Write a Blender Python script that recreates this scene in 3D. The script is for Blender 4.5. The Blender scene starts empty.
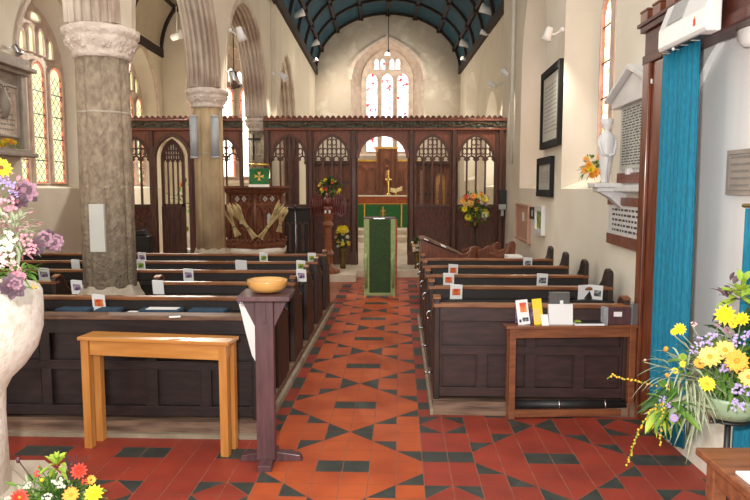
import bpy, bmesh, math, random
from mathutils import Vector, Matrix
R = math.radians
scn = bpy.context.scene
COL = scn.collection
rnd = random.Random(7)

# ------------------------------------------------------------------ camera maths (used to find where things stand)
FPX, EYE = 660.0, 1.6
PITCH = math.atan(63.0 / 660.0)
YAW = math.atan(4.5 / 660.0)
THETA = math.atan(20.5 / 660.0)          # the pews and tiles run slightly askew to the building
FM = Matrix.Rotation(-THETA, 4, 'Z')     # floor frame: u across the aisle, v along it
CAM = Vector((0, 0, EYE))
CROT = Matrix.Rotation(YAW, 3, 'Z') @ Matrix.Rotation(R(90) - PITCH, 3, 'X')
def ray(px, py): return CROT @ Vector(((px - 375.0) / FPX, (250.0 - py) / FPX, -1.0))
def onY(px, py, Y): r = ray(px, py); return CAM + r * (Y / r.y)
def onX(px, py, X): r = ray(px, py); return CAM + r * (X / r.x)
def onZ(px, py, Z): r = ray(px, py); return CAM + r * ((Z - EYE) / r.z)

def F(u, v, z=0.0): return FM @ Vector((u, v, z))
TW = 0.1528                              # tile
PF = 0.10                                # height of the pew platforms
_q = FM.inverted() @ onZ(350, 432, 0)
U0, V0 = _q.x, _q.y
def southX(y): return 1.95 + 0.055 * (max(y, 4.6) - 4.6)   # face of the south nave wall

# ------------------------------------------------------------------ materials
MATS = {}
def newmat(name):
    m = bpy.data.materials.new(name); m.use_nodes = True
    nt = m.node_tree; nt.nodes.clear()
    return m, nt, nt.nodes, nt.links
def col4(c): return (c[0], c[1], c[2], 1.0)
def surf(name, c1, c2=None, scale=8.0, rough=0.6, bump=0.15, stretch=(1, 1, 1), detail=6.0, metal=0.0, c3=None, dist=0.0,
         contrast=(0.35, 0.65), bscale=None, bdist=0.01, coat=0.0, trans=0.0):
    if c2 is None: c2 = tuple(x * 0.82 for x in c1)
    m, nt, N, L = newmat(name)
    out = N.new('ShaderNodeOutputMaterial'); b = N.new('ShaderNodeBsdfPrincipled')
    tc = N.new('ShaderNodeTexCoord'); mp = N.new('ShaderNodeMapping'); mp.inputs['Scale'].default_value = stretch
    ns = N.new('ShaderNodeTexNoise'); ns.inputs['Scale'].default_value = scale; ns.inputs['Detail'].default_value = detail
    ns.inputs['Distortion'].default_value = dist
    rp = N.new('ShaderNodeValToRGB'); e = rp.color_ramp.elements
    e[0].position, e[1].position = contrast; e[0].color, e[1].color = col4(c1), col4(c2)
    if c3 is not None:
        k = rp.color_ramp.elements.new((contrast[0] + contrast[1]) / 2); k.color = col4(c3)
    L.new(tc.outputs['Object'], mp.inputs[0]); L.new(mp.outputs[0], ns.inputs['Vector']); L.new(ns.outputs[0], rp.inputs[0])
    L.new(rp.outputs[0], b.inputs['Base Color']); L.new(b.outputs[0], out.inputs[0])
    b.inputs['Roughness'].default_value = rough; b.inputs['Metallic'].default_value = metal
    if coat: b.inputs['Coat Weight'].default_value = coat; b.inputs['Coat Roughness'].default_value = 0.15
    if trans: b.inputs['Transmission Weight'].default_value = trans
    if bump:
        bp = N.new('ShaderNodeBump'); bp.inputs['Strength'].default_value = bump; bp.inputs['Distance'].default_value = bdist
        n2 = N.new('ShaderNodeTexNoise'); n2.inputs['Scale'].default_value = bscale or scale * 3; n2.inputs['Detail'].default_value = 6
        L.new(mp.outputs[0], n2.inputs['Vector']); L.new(n2.outputs[0], bp.inputs['Height']); L.new(bp.outputs[0], b.inputs['Normal'])
    MATS[name] = m; return m
def glow(name, c1, c2, strength, scale=10.0, c3=None, contrast=(0.4, 0.6), vor=False):
    m, nt, N, L = newmat(name)
    out = N.new('ShaderNodeOutputMaterial'); em = N.new('ShaderNodeEmission'); em.inputs[1].default_value = strength
    tc = N.new('ShaderNodeTexCoord')
    rp = N.new('ShaderNodeValToRGB'); e = rp.color_ramp.elements
    e[0].position, e[1].position = contrast; e[0].color, e[1].color = col4(c1), col4(c2)
    if c3 is not None:
        k = rp.color_ramp.elements.new((contrast[0] + contrast[1]) / 2); k.color = col4(c3)
    if vor:
        v = N.new('ShaderNodeTexVoronoi'); v.inputs['Scale'].default_value = scale
        L.new(tc.outputs['Object'], v.inputs['Vector'])
        s = N.new('ShaderNodeSeparateColor'); L.new(v.outputs['Color'], s.inputs[0]); L.new(s.outputs[0], rp.inputs[0])
    else:
        v = N.new('ShaderNodeTexNoise'); v.inputs['Scale'].default_value = scale
        L.new(tc.outputs['Object'], v.inputs['Vector']); L.new(v.outputs[0], rp.inputs[0])
    L.new(rp.outputs[0], em.inputs[0]); L.new(em.outputs[0], out.inputs[0])
    MATS[name] = m; return m

surf('plaster', (.76, .69, .57), (.68, .61, .49), 1.6, .9, .35, bscale=9, bdist=.02, contrast=(.3, .7))
surf('plaster_pale', (.82, .77, .68), (.76, .70, .59), 1.4, .9, .2, bscale=10)
surf('plaster_grey', (.52, .47, .38), (.42, .37, .29), 2.2, .9, .45, bscale=8, bdist=.03)
surf('plaster_east', (.62, .57, .50), (.52, .46, .40), 2.0, .9, .3, c3=(.50, .43, .35))
surf('white_paint', (.90, .89, .88), (.87, .86, .85), 3, .7, .08)
surf('granite', (.40, .32, .225), (.235, .18, .13), 22, .85, .9, stretch=(1, 1, .6), c3=(.32, .25, .18), bscale=45, bdist=.02, detail=14, contrast=(.34, .66))
surf('granite_gold', (.58, .43, .25), (.38, .27, .16), 6, .85, .6, stretch=(1, 1, .4), bscale=50, bdist=.01, detail=10)
surf('granite_pale', (.50, .43, .34), (.36, .30, .23), 12, .85, .5, bscale=50)
surf('capital_stone', (.78, .68, .60), (.60, .50, .43), 14, .9, .9, bscale=22, bdist=.03)
surf('arch_stone', (.74, .66, .57), (.42, .32, .25), 1.6, .9, .5, stretch=(1, 1, 1), c3=(.62, .53, .44), bscale=20)
surf('window_stone', (.70, .58, .50), (.56, .45, .38), 6, .9, .4)
surf('step_stone', (.62, .54, .44), (.50, .42, .33), 4, .8, .3)
surf('font_stone', (.86, .82, .76), (.70, .64, .55), 26, .8, .5, c3=(.82, .77, .70), bscale=70, detail=12)
surf('marble', (.74, .74, .74), (.62, .62, .63), 3, .35, .05, dist=1.5)
surf('marble_grey', (.54, .54, .50), (.47, .47, .43), 4, .5, .05)
surf('marble_red', (.26, .09, .06), (.14, .05, .04), 14, .35, .05, dist=1.0)
surf('monument_stone', (.42, .36, .31), (.32, .27, .23), 6, .8, .3)
surf('tile_orange', (.50, .095, .022), (.35, .055, .014), 2.6, .52, .12, detail=3, c3=(.43, .075, .018), bscale=14, bdist=.004)
surf('tile_red', (.34, .042, .022), (.22, .028, .016), 2.6, .52, .12, detail=3, bscale=14, bdist=.004)
surf('tile_dark', (.050, .054, .046), (.030, .033, .030), 10, .55, .12, bscale=30, bdist=.004)
surf('grout', (.34, .14, .085), (.24, .085, .05), 12, .9, .1)
surf('pew_dark', (.024, .012, .012), (.010, .005, .005), 4, .5, .15, stretch=(1.5, 1, 7), bscale=30, coat=.05)
surf('pew_wood', (.014, .007, .006), (.007, .004, .003), 5, .55, .15, stretch=(6, 1, 6), bscale=30, coat=.05)
surf('pew_panel', (.050, .019, .018), (.024, .010, .009), 4, .52, .15, stretch=(1.5, 1, 7), bscale=30, coat=.08)
surf('pew_side', (.036, .013, .008), (.014, .006, .005), 4, .55, .2, stretch=(1, 4, 1), bscale=30, coat=.05)
surf('rail_wood', (.34, .135, .045), (.16, .055, .022), 3, .35, .1, stretch=(1, 10, 10), coat=.3)
surf('worn_wood', (.20, .105, .060), (.075, .036, .024), 5, .6, .3, stretch=(1, 8, 8), bscale=25)
surf('plinth_wood', (.24, .15, .10), (.075, .04, .028), 4, .7, .4, stretch=(.7, 6, 6), bscale=14)
surf('kerb_stone', (.36, .30, .22), (.24, .19, .13), 8, .85, .3)
surf('oak', (.60, .27, .065), (.46, .185, .038), 3, .35, .08, stretch=(1, 9, 9), coat=.3)
surf('oak_leg', (.56, .245, .058), (.44, .17, .035), 3, .35, .08, stretch=(9, 9, 1), coat=.3)
surf('bowl_wood', (.66, .36, .11), (.50, .23, .055), 4, .3, .05, stretch=(1, 1, 6), coat=.5)
surf('stand_wood', (.105, .042, .048), (.062, .024, .030), 4, .5, .1, stretch=(7, 7, 1), coat=.2)
surf('table_brown', (.27, .095, .038), (.16, .052, .024), 4, .4, .12, stretch=(1, 8, 8), coat=.3)
surf('screen_wood', (.120, .042, .024), (.058, .020, .012), 5, .55, .2, stretch=(6, 6, 1), bscale=30, coat=.15)
surf('screen_red', (.250, .075, .038), (.150, .042, .022), 5, .55, .2, stretch=(6, 6, 1), coat=.15)
surf('screen_carved', (.26, .065, .034), (.060, .022, .014), 26, .6, .8, bscale=26, bdist=.02)
surf('screen_green', (.11, .115, .078), (.045, .042, .030), 22, .6, .9, bscale=22, bdist=.02)
surf('pulpit_wood', (.190, .062, .026), (.080, .028, .014), 6, .45, .3, stretch=(5, 5, 1), bscale=24, coat=.2)
surf('chancel_wood', (.24, .080, .036), (.13, .042, .020), 5, .5, .2, stretch=(6, 6, 1))
surf('altar_wood', (.34, .12, .055), (.20, .065, .034), 6, .45, .2, stretch=(6, 6, 1))
surf('roof_blue', (.014, .075, .115), (.009, .052, .085), 5, .8, .1)
surf('roof_rib', (.030, .017, .012), (.018, .010, .008), 8, .7, .3)
surf('aisle_ceiling', (.56, .50, .40), (.50, .44, .35), 3, .9, .1)
surf('frame_wood', (.21, .058, .022), (.10, .026, .012), 4, .35, .15, stretch=(6, 6, 1), coat=.15)
surf('frame_dark', (.10, .024, .013), (.05, .012, .008), 4, .5, .15, stretch=(6, 1, 6), coat=.1)
surf('curtain_blue', (.001, .215, .345), (.001, .145, .25), 40, .75, .35, stretch=(3, 3, .6), bscale=120, bdist=.003)
surf('white_plastic', (.82, .82, .82), (.80, .80, .80), 3, .35, 0)
surf('grey_plastic', (.45, .46, .47), (.42, .42, .43), 3, .4, 0)
surf('black_metal', (.012, .012, .013), (.02, .02, .02), 8, .45, .05)
surf('chrome', (.60, .61, .63), (.5, .5, .52), 5, .25, 0, metal=1.0)
surf('silver_paint', (.42, .44, .47), (.36, .38, .41), 5, .4, .05)
surf('brass', (.80, .55, .16), (.65, .42, .10), 8, .3, .1, metal=.8)
surf('gold_trim', (.80, .48, .10), (.62, .34, .06), 14, .45, .3, metal=.3)
surf('cloth_green', (.030, .17, .050), (.018, .11, .033), 18, .85, .4)
surf('cloth_deep', (.036, .080, .022), (.024, .056, .016), 30, .85, .3)
surf('cloth_palegreen', (.36, .44, .20), (.27, .35, .15), 20, .85, .3)
surf('cloth_orange', (.42, .11, .030), (.28, .06, .020), 24, .7, .5)
surf('cloth_white', (.78, .75, .68), (.72, .68, .60), 6, .8, .1)
surf('navy_cloth', (.020, .060, .105), (.012, .036, .07), 24, .8, .3)
surf('paper', (.82, .82, .82), (.78, .78, .79), 3, .6, 0)
surf('print_red', (.62, .06, .02), (.85, .42, .10), 9, .5, 0, contrast=(.45, .6))
surf('print_purple', (.10, .04, .12), (.45, .36, .5), 30, .5, 0, contrast=(.45, .6))
surf('print_green', (.05, .22, .03), (.5, .45, .08), 26, .5, 0, contrast=(.45, .6))
surf('print_dark', (.05, .05, .06), (.35, .35, .38), 40, .5, 0, contrast=(.45, .6))
surf('print_yellow', (.86, .66, .02), (.80, .58, .02), 6, .5, 0)
surf('ink', (.03, .03, .035), (.05, .05, .05), 6, .6, 0)
surf('ink_grey', (.20, .19, .18), (.28, .27, .25), 6, .6, 0)
surf('clear_plastic', (.80, .84, .88), (.78, .80, .85), 3, .15, 0, trans=.7)
surf('smoke_plastic', (.18, .17, .17), (.14, .13, .13), 3, .15, 0, trans=.25)
surf('board_pink', (.56, .34, .25), (.50, .29, .21), 6, .7, .1)
surf('eagle_wood', (.13, .020, .012), (.075, .012, .009), 9, .4, .5, bscale=30, bdist=.01, coat=.3)
surf('straw', (.62, .50, .27), (.42, .31, .13), 20, .8, .3, stretch=(1, 1, .3))
surf('leaf', (.16, .30, .035), (.06, .16, .02), 14, .6, .1)
surf('leaf_dark', (.045, .12, .025), (.02, .06, .015), 14, .6, .1)
surf('leaf_bright', (.42, .52, .05), (.24, .40, .04), 14, .6, .1)
surf('leaf_grey', (.42, .46, .30), (.28, .34, .20), 14, .6, .1)
surf('leaf_purple', (.17, .10, .13), (.08, .04, .06), 9, .6, .2)
surf('petal_mauve', (.44, .24, .32), (.30, .15, .21), 12, .6, .1)
surf('petal_pink', (.74, .36, .42), (.60, .24, .32), 14, .6, .1)
surf('petal_palepink', (.80, .56, .54), (.72, .46, .46), 14, .6, .1)
surf('petal_yellow', (.86, .74, .04), (.80, .62, .02), 12, .6, .1)
surf('petal_orange', (.88, .44, .06), (.82, .34, .04), 12, .6, .1)
surf('petal_peach', (.88, .62, .20), (.86, .50, .10), 12, .6, .1)
surf('petal_red', (.75, .09, .05), (.62, .05, .03), 12, .6, .1)
surf('petal_lilac', (.50, .40, .72), (.36, .27, .58), 12, .6, .1)
surf('petal_white', (.78, .80, .66), (.70, .72, .55), 12, .6, .1)
surf('centre_dark', (.30, .10, .03), (.16, .06, .02), 30, .8, .4)
surf('centre_gold', (.75, .36, .03), (.60, .26, .02), 30, .8, .4)
surf('berry_orange', (.82, .50, .04), (.74, .36, .03), 12, .4, .1)
surf('green_bowl', (.40, .54, .36), (.33, .46, .30), 6, .4, .05)
surf('bronze', (.16, .12, .03), (.09, .07, .02), 8, .35, .1, metal=.6)
surf('cable_black', (.006, .006, .006), (.01, .01, .01), 8, .9, 0)
surf('slot_dark', (.015, .015, .017), (.02, .02, .02), 8, .5, .1)
surf('radiator_grey', (.42, .43, .43), (.38, .39, .39), 8, .5, 0)
WIN = 1.0
glow('quarry', (1.0, .80, .36), (1.0, .92, .58), 1.0 * WIN, 9, c3=(.88, .90, .46), contrast=(.3, .7))
glow('border_red', (1.0, .20, .09), (.60, .10, .06), .85 * WIN, 26, c3=(1.0, .42, .24))
glow('east_glass', (1.0, .97, 1.0), (.80, .05, .05), 1.5 * WIN, 11, c3=(1.0, .90, .88), contrast=(.60, .96), vor=True)
glow('east_top', (1.0, .97, 1.0), (.95, .95, 1.0), 2.2 * WIN, 7)
glow('south_glass', (1.0, .74, .44), (.95, .30, .12), 2.2 * WIN, 16, c3=(1.0, .80, .60), contrast=(.35, .62))
glow('side_glass', (1.0, .88, .66), (1.0, .93, .76), 3.0 * WIN, 4)
glow('lamp_face', (1, .95, .85), (1, .95, .85), 2.0)

# ------------------------------------------------------------------ mesh builder
class MB:
    def __init__(s, M=None):
        s.v, s.f, s.mi, s.sm = [], [], [], []
        s.M = M or Matrix.Identity(4); s.mat = 0; s.smooth = False
    def V(s, p): s.v.append(s.M @ Vector(p)); return len(s.v) - 1
    def Fc(s, idx): s.f.append(tuple(idx)); s.mi.append(s.mat); s.sm.append(s.smooth)
    def poly(s, pts): s.Fc([s.V(p) for p in pts])
    def box(s, x0, x1, y0, y1, z0, z1):
        i = [s.V((x, y, z)) for z in (z0, z1) for y in (y0, y1) for x in (x0, x1)]
        for q in ((0, 2, 3, 1), (4, 5, 7, 6), (0, 1, 5, 4), (2, 6, 7, 3), (0, 4, 6, 2), (1, 3, 7, 5)): s.Fc([i[k] for k in q])
        return s
    def cbox(s, c, d): return s.box(c[0]-d[0]/2, c[0]+d[0]/2, c[1]-d[1]/2, c[1]+d[1]/2, c[2]-d[2]/2, c[2]+d[2]/2)
    def prism(s, pts, off):
        """closed outline pts (3-D, planar) pushed along off"""
        off = Vector(off); n = len(pts)
        a = [s.V(p) for p in pts]; b = [s.V(Vector(p) + off) for p in pts]
        s.Fc(a[::-1]); s.Fc(b)
        for k in range(n): s.Fc([a[k], a[(k+1) % n], b[(k+1) % n], b[k]])
        return s
    def bar(s, pts, w, d, n, closed=False):
        """strip of width w (in plane) and depth d (along n) following pts"""
        n = Vector(n).normalized(); P = [Vector(p) for p in pts]; m = len(P); rings = []
        for k in range(m):
            a = P[k-1] if (k > 0 or closed) else P[k]; b = P[(k+1) % m] if (k < m-1 or closed) else P[k]
            t = (b - a)
            if t.length < 1e-9: t = Vector((1, 0, 0))
            t.normalize(); sd = n.cross(t).normalized()
            rings.append([s.V(P[k] + sd*i*w/2 + n*j*d/2) for i, j in ((-1, -1), (1, -1), (1, 1), (-1, 1))])
        for k in range(m if closed else m-1):
            A, B = rings[k], rings[(k+1) % m]
            for q in range(4): s.Fc([A[q], A[(q+1) % 4], B[(q+1) % 4], B[q]])
        if not closed: s.Fc(rings[0][::-1]); s.Fc(rings[-1])
        return s
    def tube(s, pts, r, n=8, caps=True):
        P = [Vector(p) for p in pts]; m = len(P); rr = r if isinstance(r, (list, tuple)) else [r]*m
        old = s.smooth; s.smooth = True
        t0 = (P[1]-P[0]).normalized(); up = Vector((0, 0, 1)) if abs(t0.z) < .9 else Vector((1, 0, 0))
        u = t0.cross(up).normalized(); rings = []
        for k in range(m):
            t = (P[min(k+1, m-1)] - P[max(k-1, 0)]).normalized()
            u = (u - t*u.dot(t)); u = u.normalized() if u.length > 1e-6 else t.orthogonal().normalized()
            w = t.cross(u)
            rings.append([s.V(P[k] + (u*math.cos(a) + w*math.sin(a))*rr[k]) for a in [2*math.pi*q/n for q in range(n)]])
        for k in range(m-1):
            for q in range(n): s.Fc([rings[k][q], rings[k][(q+1) % n], rings[k+1][(q+1) % n], rings[k+1][q]])
        s.smooth = False
        if caps: s.Fc(rings[0][::-1]); s.Fc(rings[-1])
        s.smooth = old; return s
    def lathe(s, prof, n=24, c=(0, 0, 0), sx=1, sy=1, fn=None, smooth=True, rot=0):
        old = s.smooth; s.smooth = smooth; rings = []
        for r, z in prof:
            ring = []
            for q in range(n):
                a = 2*math.pi*q/n + rot; k = r * (fn(a, z) if fn else 1)
                ring.append(s.V((c[0] + math.cos(a)*k*sx, c[1] + math.sin(a)*k*sy, c[2]+z)))
            rings.append(ring)
        for k in range(len(rings)-1):
            for q in range(n): s.Fc([rings[k][q], rings[k][(q+1) % n], rings[k+1][(q+1) % n], rings[k+1][q]])
        s.smooth = False
        s.Fc(rings[0][::-1]); s.Fc(rings[-1]); s.smooth = old
        return s
    def ball(s, c, r, n=8, sx=1, sy=1, sz=1):
        prof = [(max(r*math.sin(math.pi*k/n), r*.02), -r*math.cos(math.pi*k/n)*sz) for k in range(n+1)]
        return s.lathe(prof, n+2, c, sx, sy)
    def leaf(s, b, d, l, w, droop=.3, n=Vector((0, 0, 1))):
        b = Vector(b); d = Vector(d).normalized(); sd = d.cross(n)
        sd = sd.normalized() if sd.length > 1e-3 else d.orthogonal().normalized(); nn = sd.cross(d)
        prev = None
        prof = ((0, .12), (.25, .8), (.5, 1), (.78, .62), (1, .03))
        for t, k in prof:
            c = b + d*l*t - Vector((0, 0, 1))*droop*l*t*t
            cur = (s.V(c - sd*w/2*k + nn*w*.12*k), s.V(c - nn*w*.03), s.V(c + sd*w/2*k + nn*w*.12*k))
            if prev:
                s.Fc([prev[0], prev[1], cur[1], cur[0]]); s.Fc([prev[1], prev[2], cur[2], cur[1]])
            prev = cur
    def build(s, name, mats, parent=None, bevel=0, loc=None, solid=0):
        me = bpy.data.meshes.new(name)
        if loc is not None:
            loc = Vector(loc); vs = [v - loc for v in s.v]
        else: vs = s.v
        me.from_pydata([tuple(v) for v in vs], [], s.f)
        if isinstance(mats, str): mats = [mats]
        for m in mats: me.materials.append(MATS[m])
        me.polygons.foreach_set('material_index', s.mi); me.polygons.foreach_set('use_smooth', s.sm)
        bm = bmesh.new(); bm.from_mesh(me); bmesh.ops.recalc_face_normals(bm, faces=bm.faces); bm.to_mesh(me); bm.free()
        me.update()
        o = bpy.data.objects.new(name, me); COL.objects.link(o)
        if loc is not None: o.location = loc
        if parent is not None:
            o.parent = parent
        if bevel:
            b = o.modifiers.new('bevel', 'BEVEL'); b.width = bevel; b.segments = 2; b.limit_method = 'ANGLE'; b.angle_limit = R(40)
        if solid:
            b = o.modifiers.new('solid', 'SOLIDIFY'); b.thickness = solid; b.offset = 0
        return o
def tag(o, label=None, cat=None, group=None, kind=None):
    if label: o['label'] = label
    if cat: o['category'] = cat
    if group: o['group'] = group
    if kind: o['kind'] = kind
    return o
def empty(name, loc=(0, 0, 0), rz=0.0):
    o = bpy.data.objects.new(name, None); o.empty_display_size = .1; COL.objects.link(o)
    o.location = loc; o.rotation_euler = (0, 0, rz); return o
def thing(name, label, cat, loc=(0, 0, 0), rz=0.0, group=None): return tag(empty(name, loc, rz), label, cat, group)
def kids(o): return [c for c in bpy.data.objects if c.parent == o]
def copy_tree(o, parent=None):
    c = o.copy(); COL.objects.link(c); c.parent = parent
    for k in kids(o): copy_tree(k, c)
    return c
def T(x, y, z): return Matrix.Translation((x, y, z))
def frame(loc, rz=0.0, rx=0.0): return T(*loc) @ Matrix.Rotation(rz, 4, 'Z') @ Matrix.Rotation(rx, 4, 'X')

# ------------------------------------------------------------------ arches and pierced walls
POINTY = False
def arch(a, h, n=8):
    """outline of an arch of half width a and rise h, from (-a,0) over (0,h) to (a,0)"""
    pts = []
    if POINTY and .9 < h/a <= 1.02:
        return [(-a + a*k/n, h*(k/n)**.47) for k in range(n+1)] + [(a*k/n, h*(1-k/n)**.47) for k in range(1, n+1)]
    if h > a * 1.02:
        Rr = (h*h + a*a) / (2*a); th = math.asin(min(1, h / Rr))
        for k in range(n+1):
            t = th*k/n; pts.append((-a + Rr - Rr*math.cos(t), Rr*math.sin(t)))
    else:
        for k in range(n+1):
            t = math.pi/2*k/n; pts.append((-a*math.cos(t), h*math.sin(t)))
    return pts + [(-x, z) for x, z in pts[-2::-1]]
def arch_z(a, h, x):
    x = min(abs(x), a)
    if POINTY and .9 < h/a <= 1.02: return h*(1-x/a)**.47
    if h > a*1.02:
        Rr = (h*h + a*a) / (2*a); return math.sqrt(max(Rr*Rr - (x + Rr - a)**2, 0))
    return h*math.sqrt(max(0, 1 - (x/a)**2))
def opening_outline(o, n=8):
    c, a, z0, zs, h = o
    return [(c-a, z0)] + [(c+x, zs+z) for x, z in arch(a, h, n)] + [(c+a, z0)]
def face_with_holes(mb, mp, u0, u1, z0, z1, ops, d, n=8):
    """the flat face at depth d of a wall, pierced by ops = (centre, half width, sill, spring, rise)"""
    u = u0
    for c, a, zb, zs, h in sorted(ops):
        if c-a > u: mb.poly([mp(u, d, z0), mp(c-a, d, z0), mp(c-a, d, z1), mp(u, d, z1)])
        if zb > z0: mb.poly([mp(c-a, d, z0), mp(c+a, d, z0), mp(c+a, d, zb), mp(c-a, d, zb)])
        A = arch(a, h, n)
        for (xa, za), (xb, zb2) in zip(A[:-1], A[1:]):
            mb.poly([mp(c+xa, d, zs+za), mp(c+xb, d, zs+zb2), mp(c+xb, d, z1), mp(c+xa, d, z1)])
        u = c+a
    if u1 > u: mb.poly([mp(u, d, z0), mp(u1, d, z0), mp(u1, d, z1), mp(u, d, z1)])
def pierced(mb, mp, u0, u1, z0, z1, fops, bops, th, n=8, reveal=None):
    face_with_holes(mb, mp, u0, u1, z0, z1, fops, 0, n)
    face_with_holes(mb, mp, u0, u1, z0, z1, bops, th, n)
    m0 = mb.mat
    if reveal is not None: mb.mat = reveal
    for fo, bo in zip(sorted(fops), sorted(bops)):
        A, B = opening_outline(fo, n), opening_outline(bo, n)
        for k in range(len(A)):
            k2 = (k+1) % len(A)
            if k2 == 0 and fo[2] <= z0 + 1e-4: continue
            mb.poly([mp(A[k][0], 0, A[k][1]), mp(A[k2][0], 0, A[k2][1]), mp(B[k2][0], th, B[k2][1]), mp(B[k][0], th, B[k][1])])
    mb.mat = m0
    for (a, b) in (((u0, z0), (u0, z1)), ((u1, z0), (u1, z1)), ((u0, z1), (u1, z1)), ((u0, z0), (u1, z0))):
        mb.poly([mp(a[0], 0, a[1]), mp(b[0], 0, b[1]), mp(b[0], th, b[1]), mp(a[0], th, a[1])])
def window(name, M, lights, tops, frame_ops, glass, border, th=.10, cols=None):
    """M places local x across, y outward, z up.  lights = (cx, half w, z0, zspring, rise)"""
    root = empty(name); root.matrix_world = M; tag(root, kind='structure')
    mp = lambda u, d, z: (u, d, z)
    mb = MB(); c, a, z0, zs, h = frame_ops
    o = opening_outline((c, a, z0 - .02, zs, h), 10)
    mb.prism([(x, .0, z) for x, z in o], (0, th, 0))
    mb.build('stone_plate', 'window_stone', root)
    g = MB(); b = MB(); t = MB(); l = MB()
    for L_ in lights + tops:
        cx, w, za, zb, hh = L_
        o = opening_outline(L_, 5)
        if border and L_ in lights:
            b.prism([(x, -.012, z) for x, z in o], (0, .02, 0))
            w2 = w - min(.075, w*.36); o2 = opening_outline((cx, w2, za+.03, zb, hh*.75), 5)
            g.prism([(x, -.016, z) for x, z in o2], (0, .02, 0))
        else:
            g.prism([(x, -.012, z) for x, z in o], (0, .02, 0))
        t.bar([(x, -.022, z) for x, z in o], .032, .05, (0, 1, 0), closed=True)
        if L_ in lights:
            if border == 'border_red' and glass == 'quarry':
                for s_ in (-1, 1):
                    q = za - 2*w
                    while q < zb:
                        p0, p1 = max(q, za+.03), min(q+2*w, zb+.05)
                        if p1 > p0: l.bar([(cx + s_*(-w + p0-q), -.018, p0), (cx + s_*(-w + p1-q), -.018, p1)], .007, .006, (0, 1, 0))
                        q += .17
            k = za + .38
            while k < zb + .1:
                l.box(cx-w, cx+w, -.024, -.014, k-.008, k+.008); k += .38
    if b.v: b.build('border_glass', border, root)
    g.build('pane', glass, root); t.build('tracery', 'window_stone', root)
    if l.v: l.build('saddle_bar', 'black_metal', root)
    return root
# ------------------------------------------------------------------ the setting
def pierced_open(mb, mp, u0, u1, z0, z1, ops, bops, th, n=10, reveal=None):
    """pierced wall whose openings reach its lower edge"""
    face_with_holes(mb, mp, u0, u1, z0, z1, ops, 0, n); face_with_holes(mb, mp, u0, u1, z0, z1, bops, th, n)
    m0 = mb.mat
    if reveal is not None: mb.mat = reveal
    for fo, bo in zip(sorted(ops), sorted(bops)):
        A, B = opening_outline(fo, n), opening_outline(bo, n)
        for k in range(len(A)-1):
            mb.poly([mp(A[k][0], 0, A[k][1]), mp(A[k+1][0], 0, A[k+1][1]), mp(B[k+1][0], th, B[k+1][1]), mp(B[k][0], th, B[k][1])])
    mb.mat = m0
    u = u0
    for c, a, zb, zs, h in sorted(ops) + [(u1, 0, 0, 0, 0)]:
        if c-a > u + 1e-4: mb.poly([mp(u, 0, z0), mp(c-a, 0, z0), mp(c-a, th, z0), mp(u, th, z0)])
        u = c+a
    for (a, b) in (((u0, z0), (u0, z1)), ((u1, z0), (u1, z1)), ((u0, z1), (u1, z1))):
        mb.poly([mp(a[0], 0, a[1]), mp(b[0], 0, b[1]), mp(b[0], th, b[1]), mp(a[0], th, a[1])])

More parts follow.
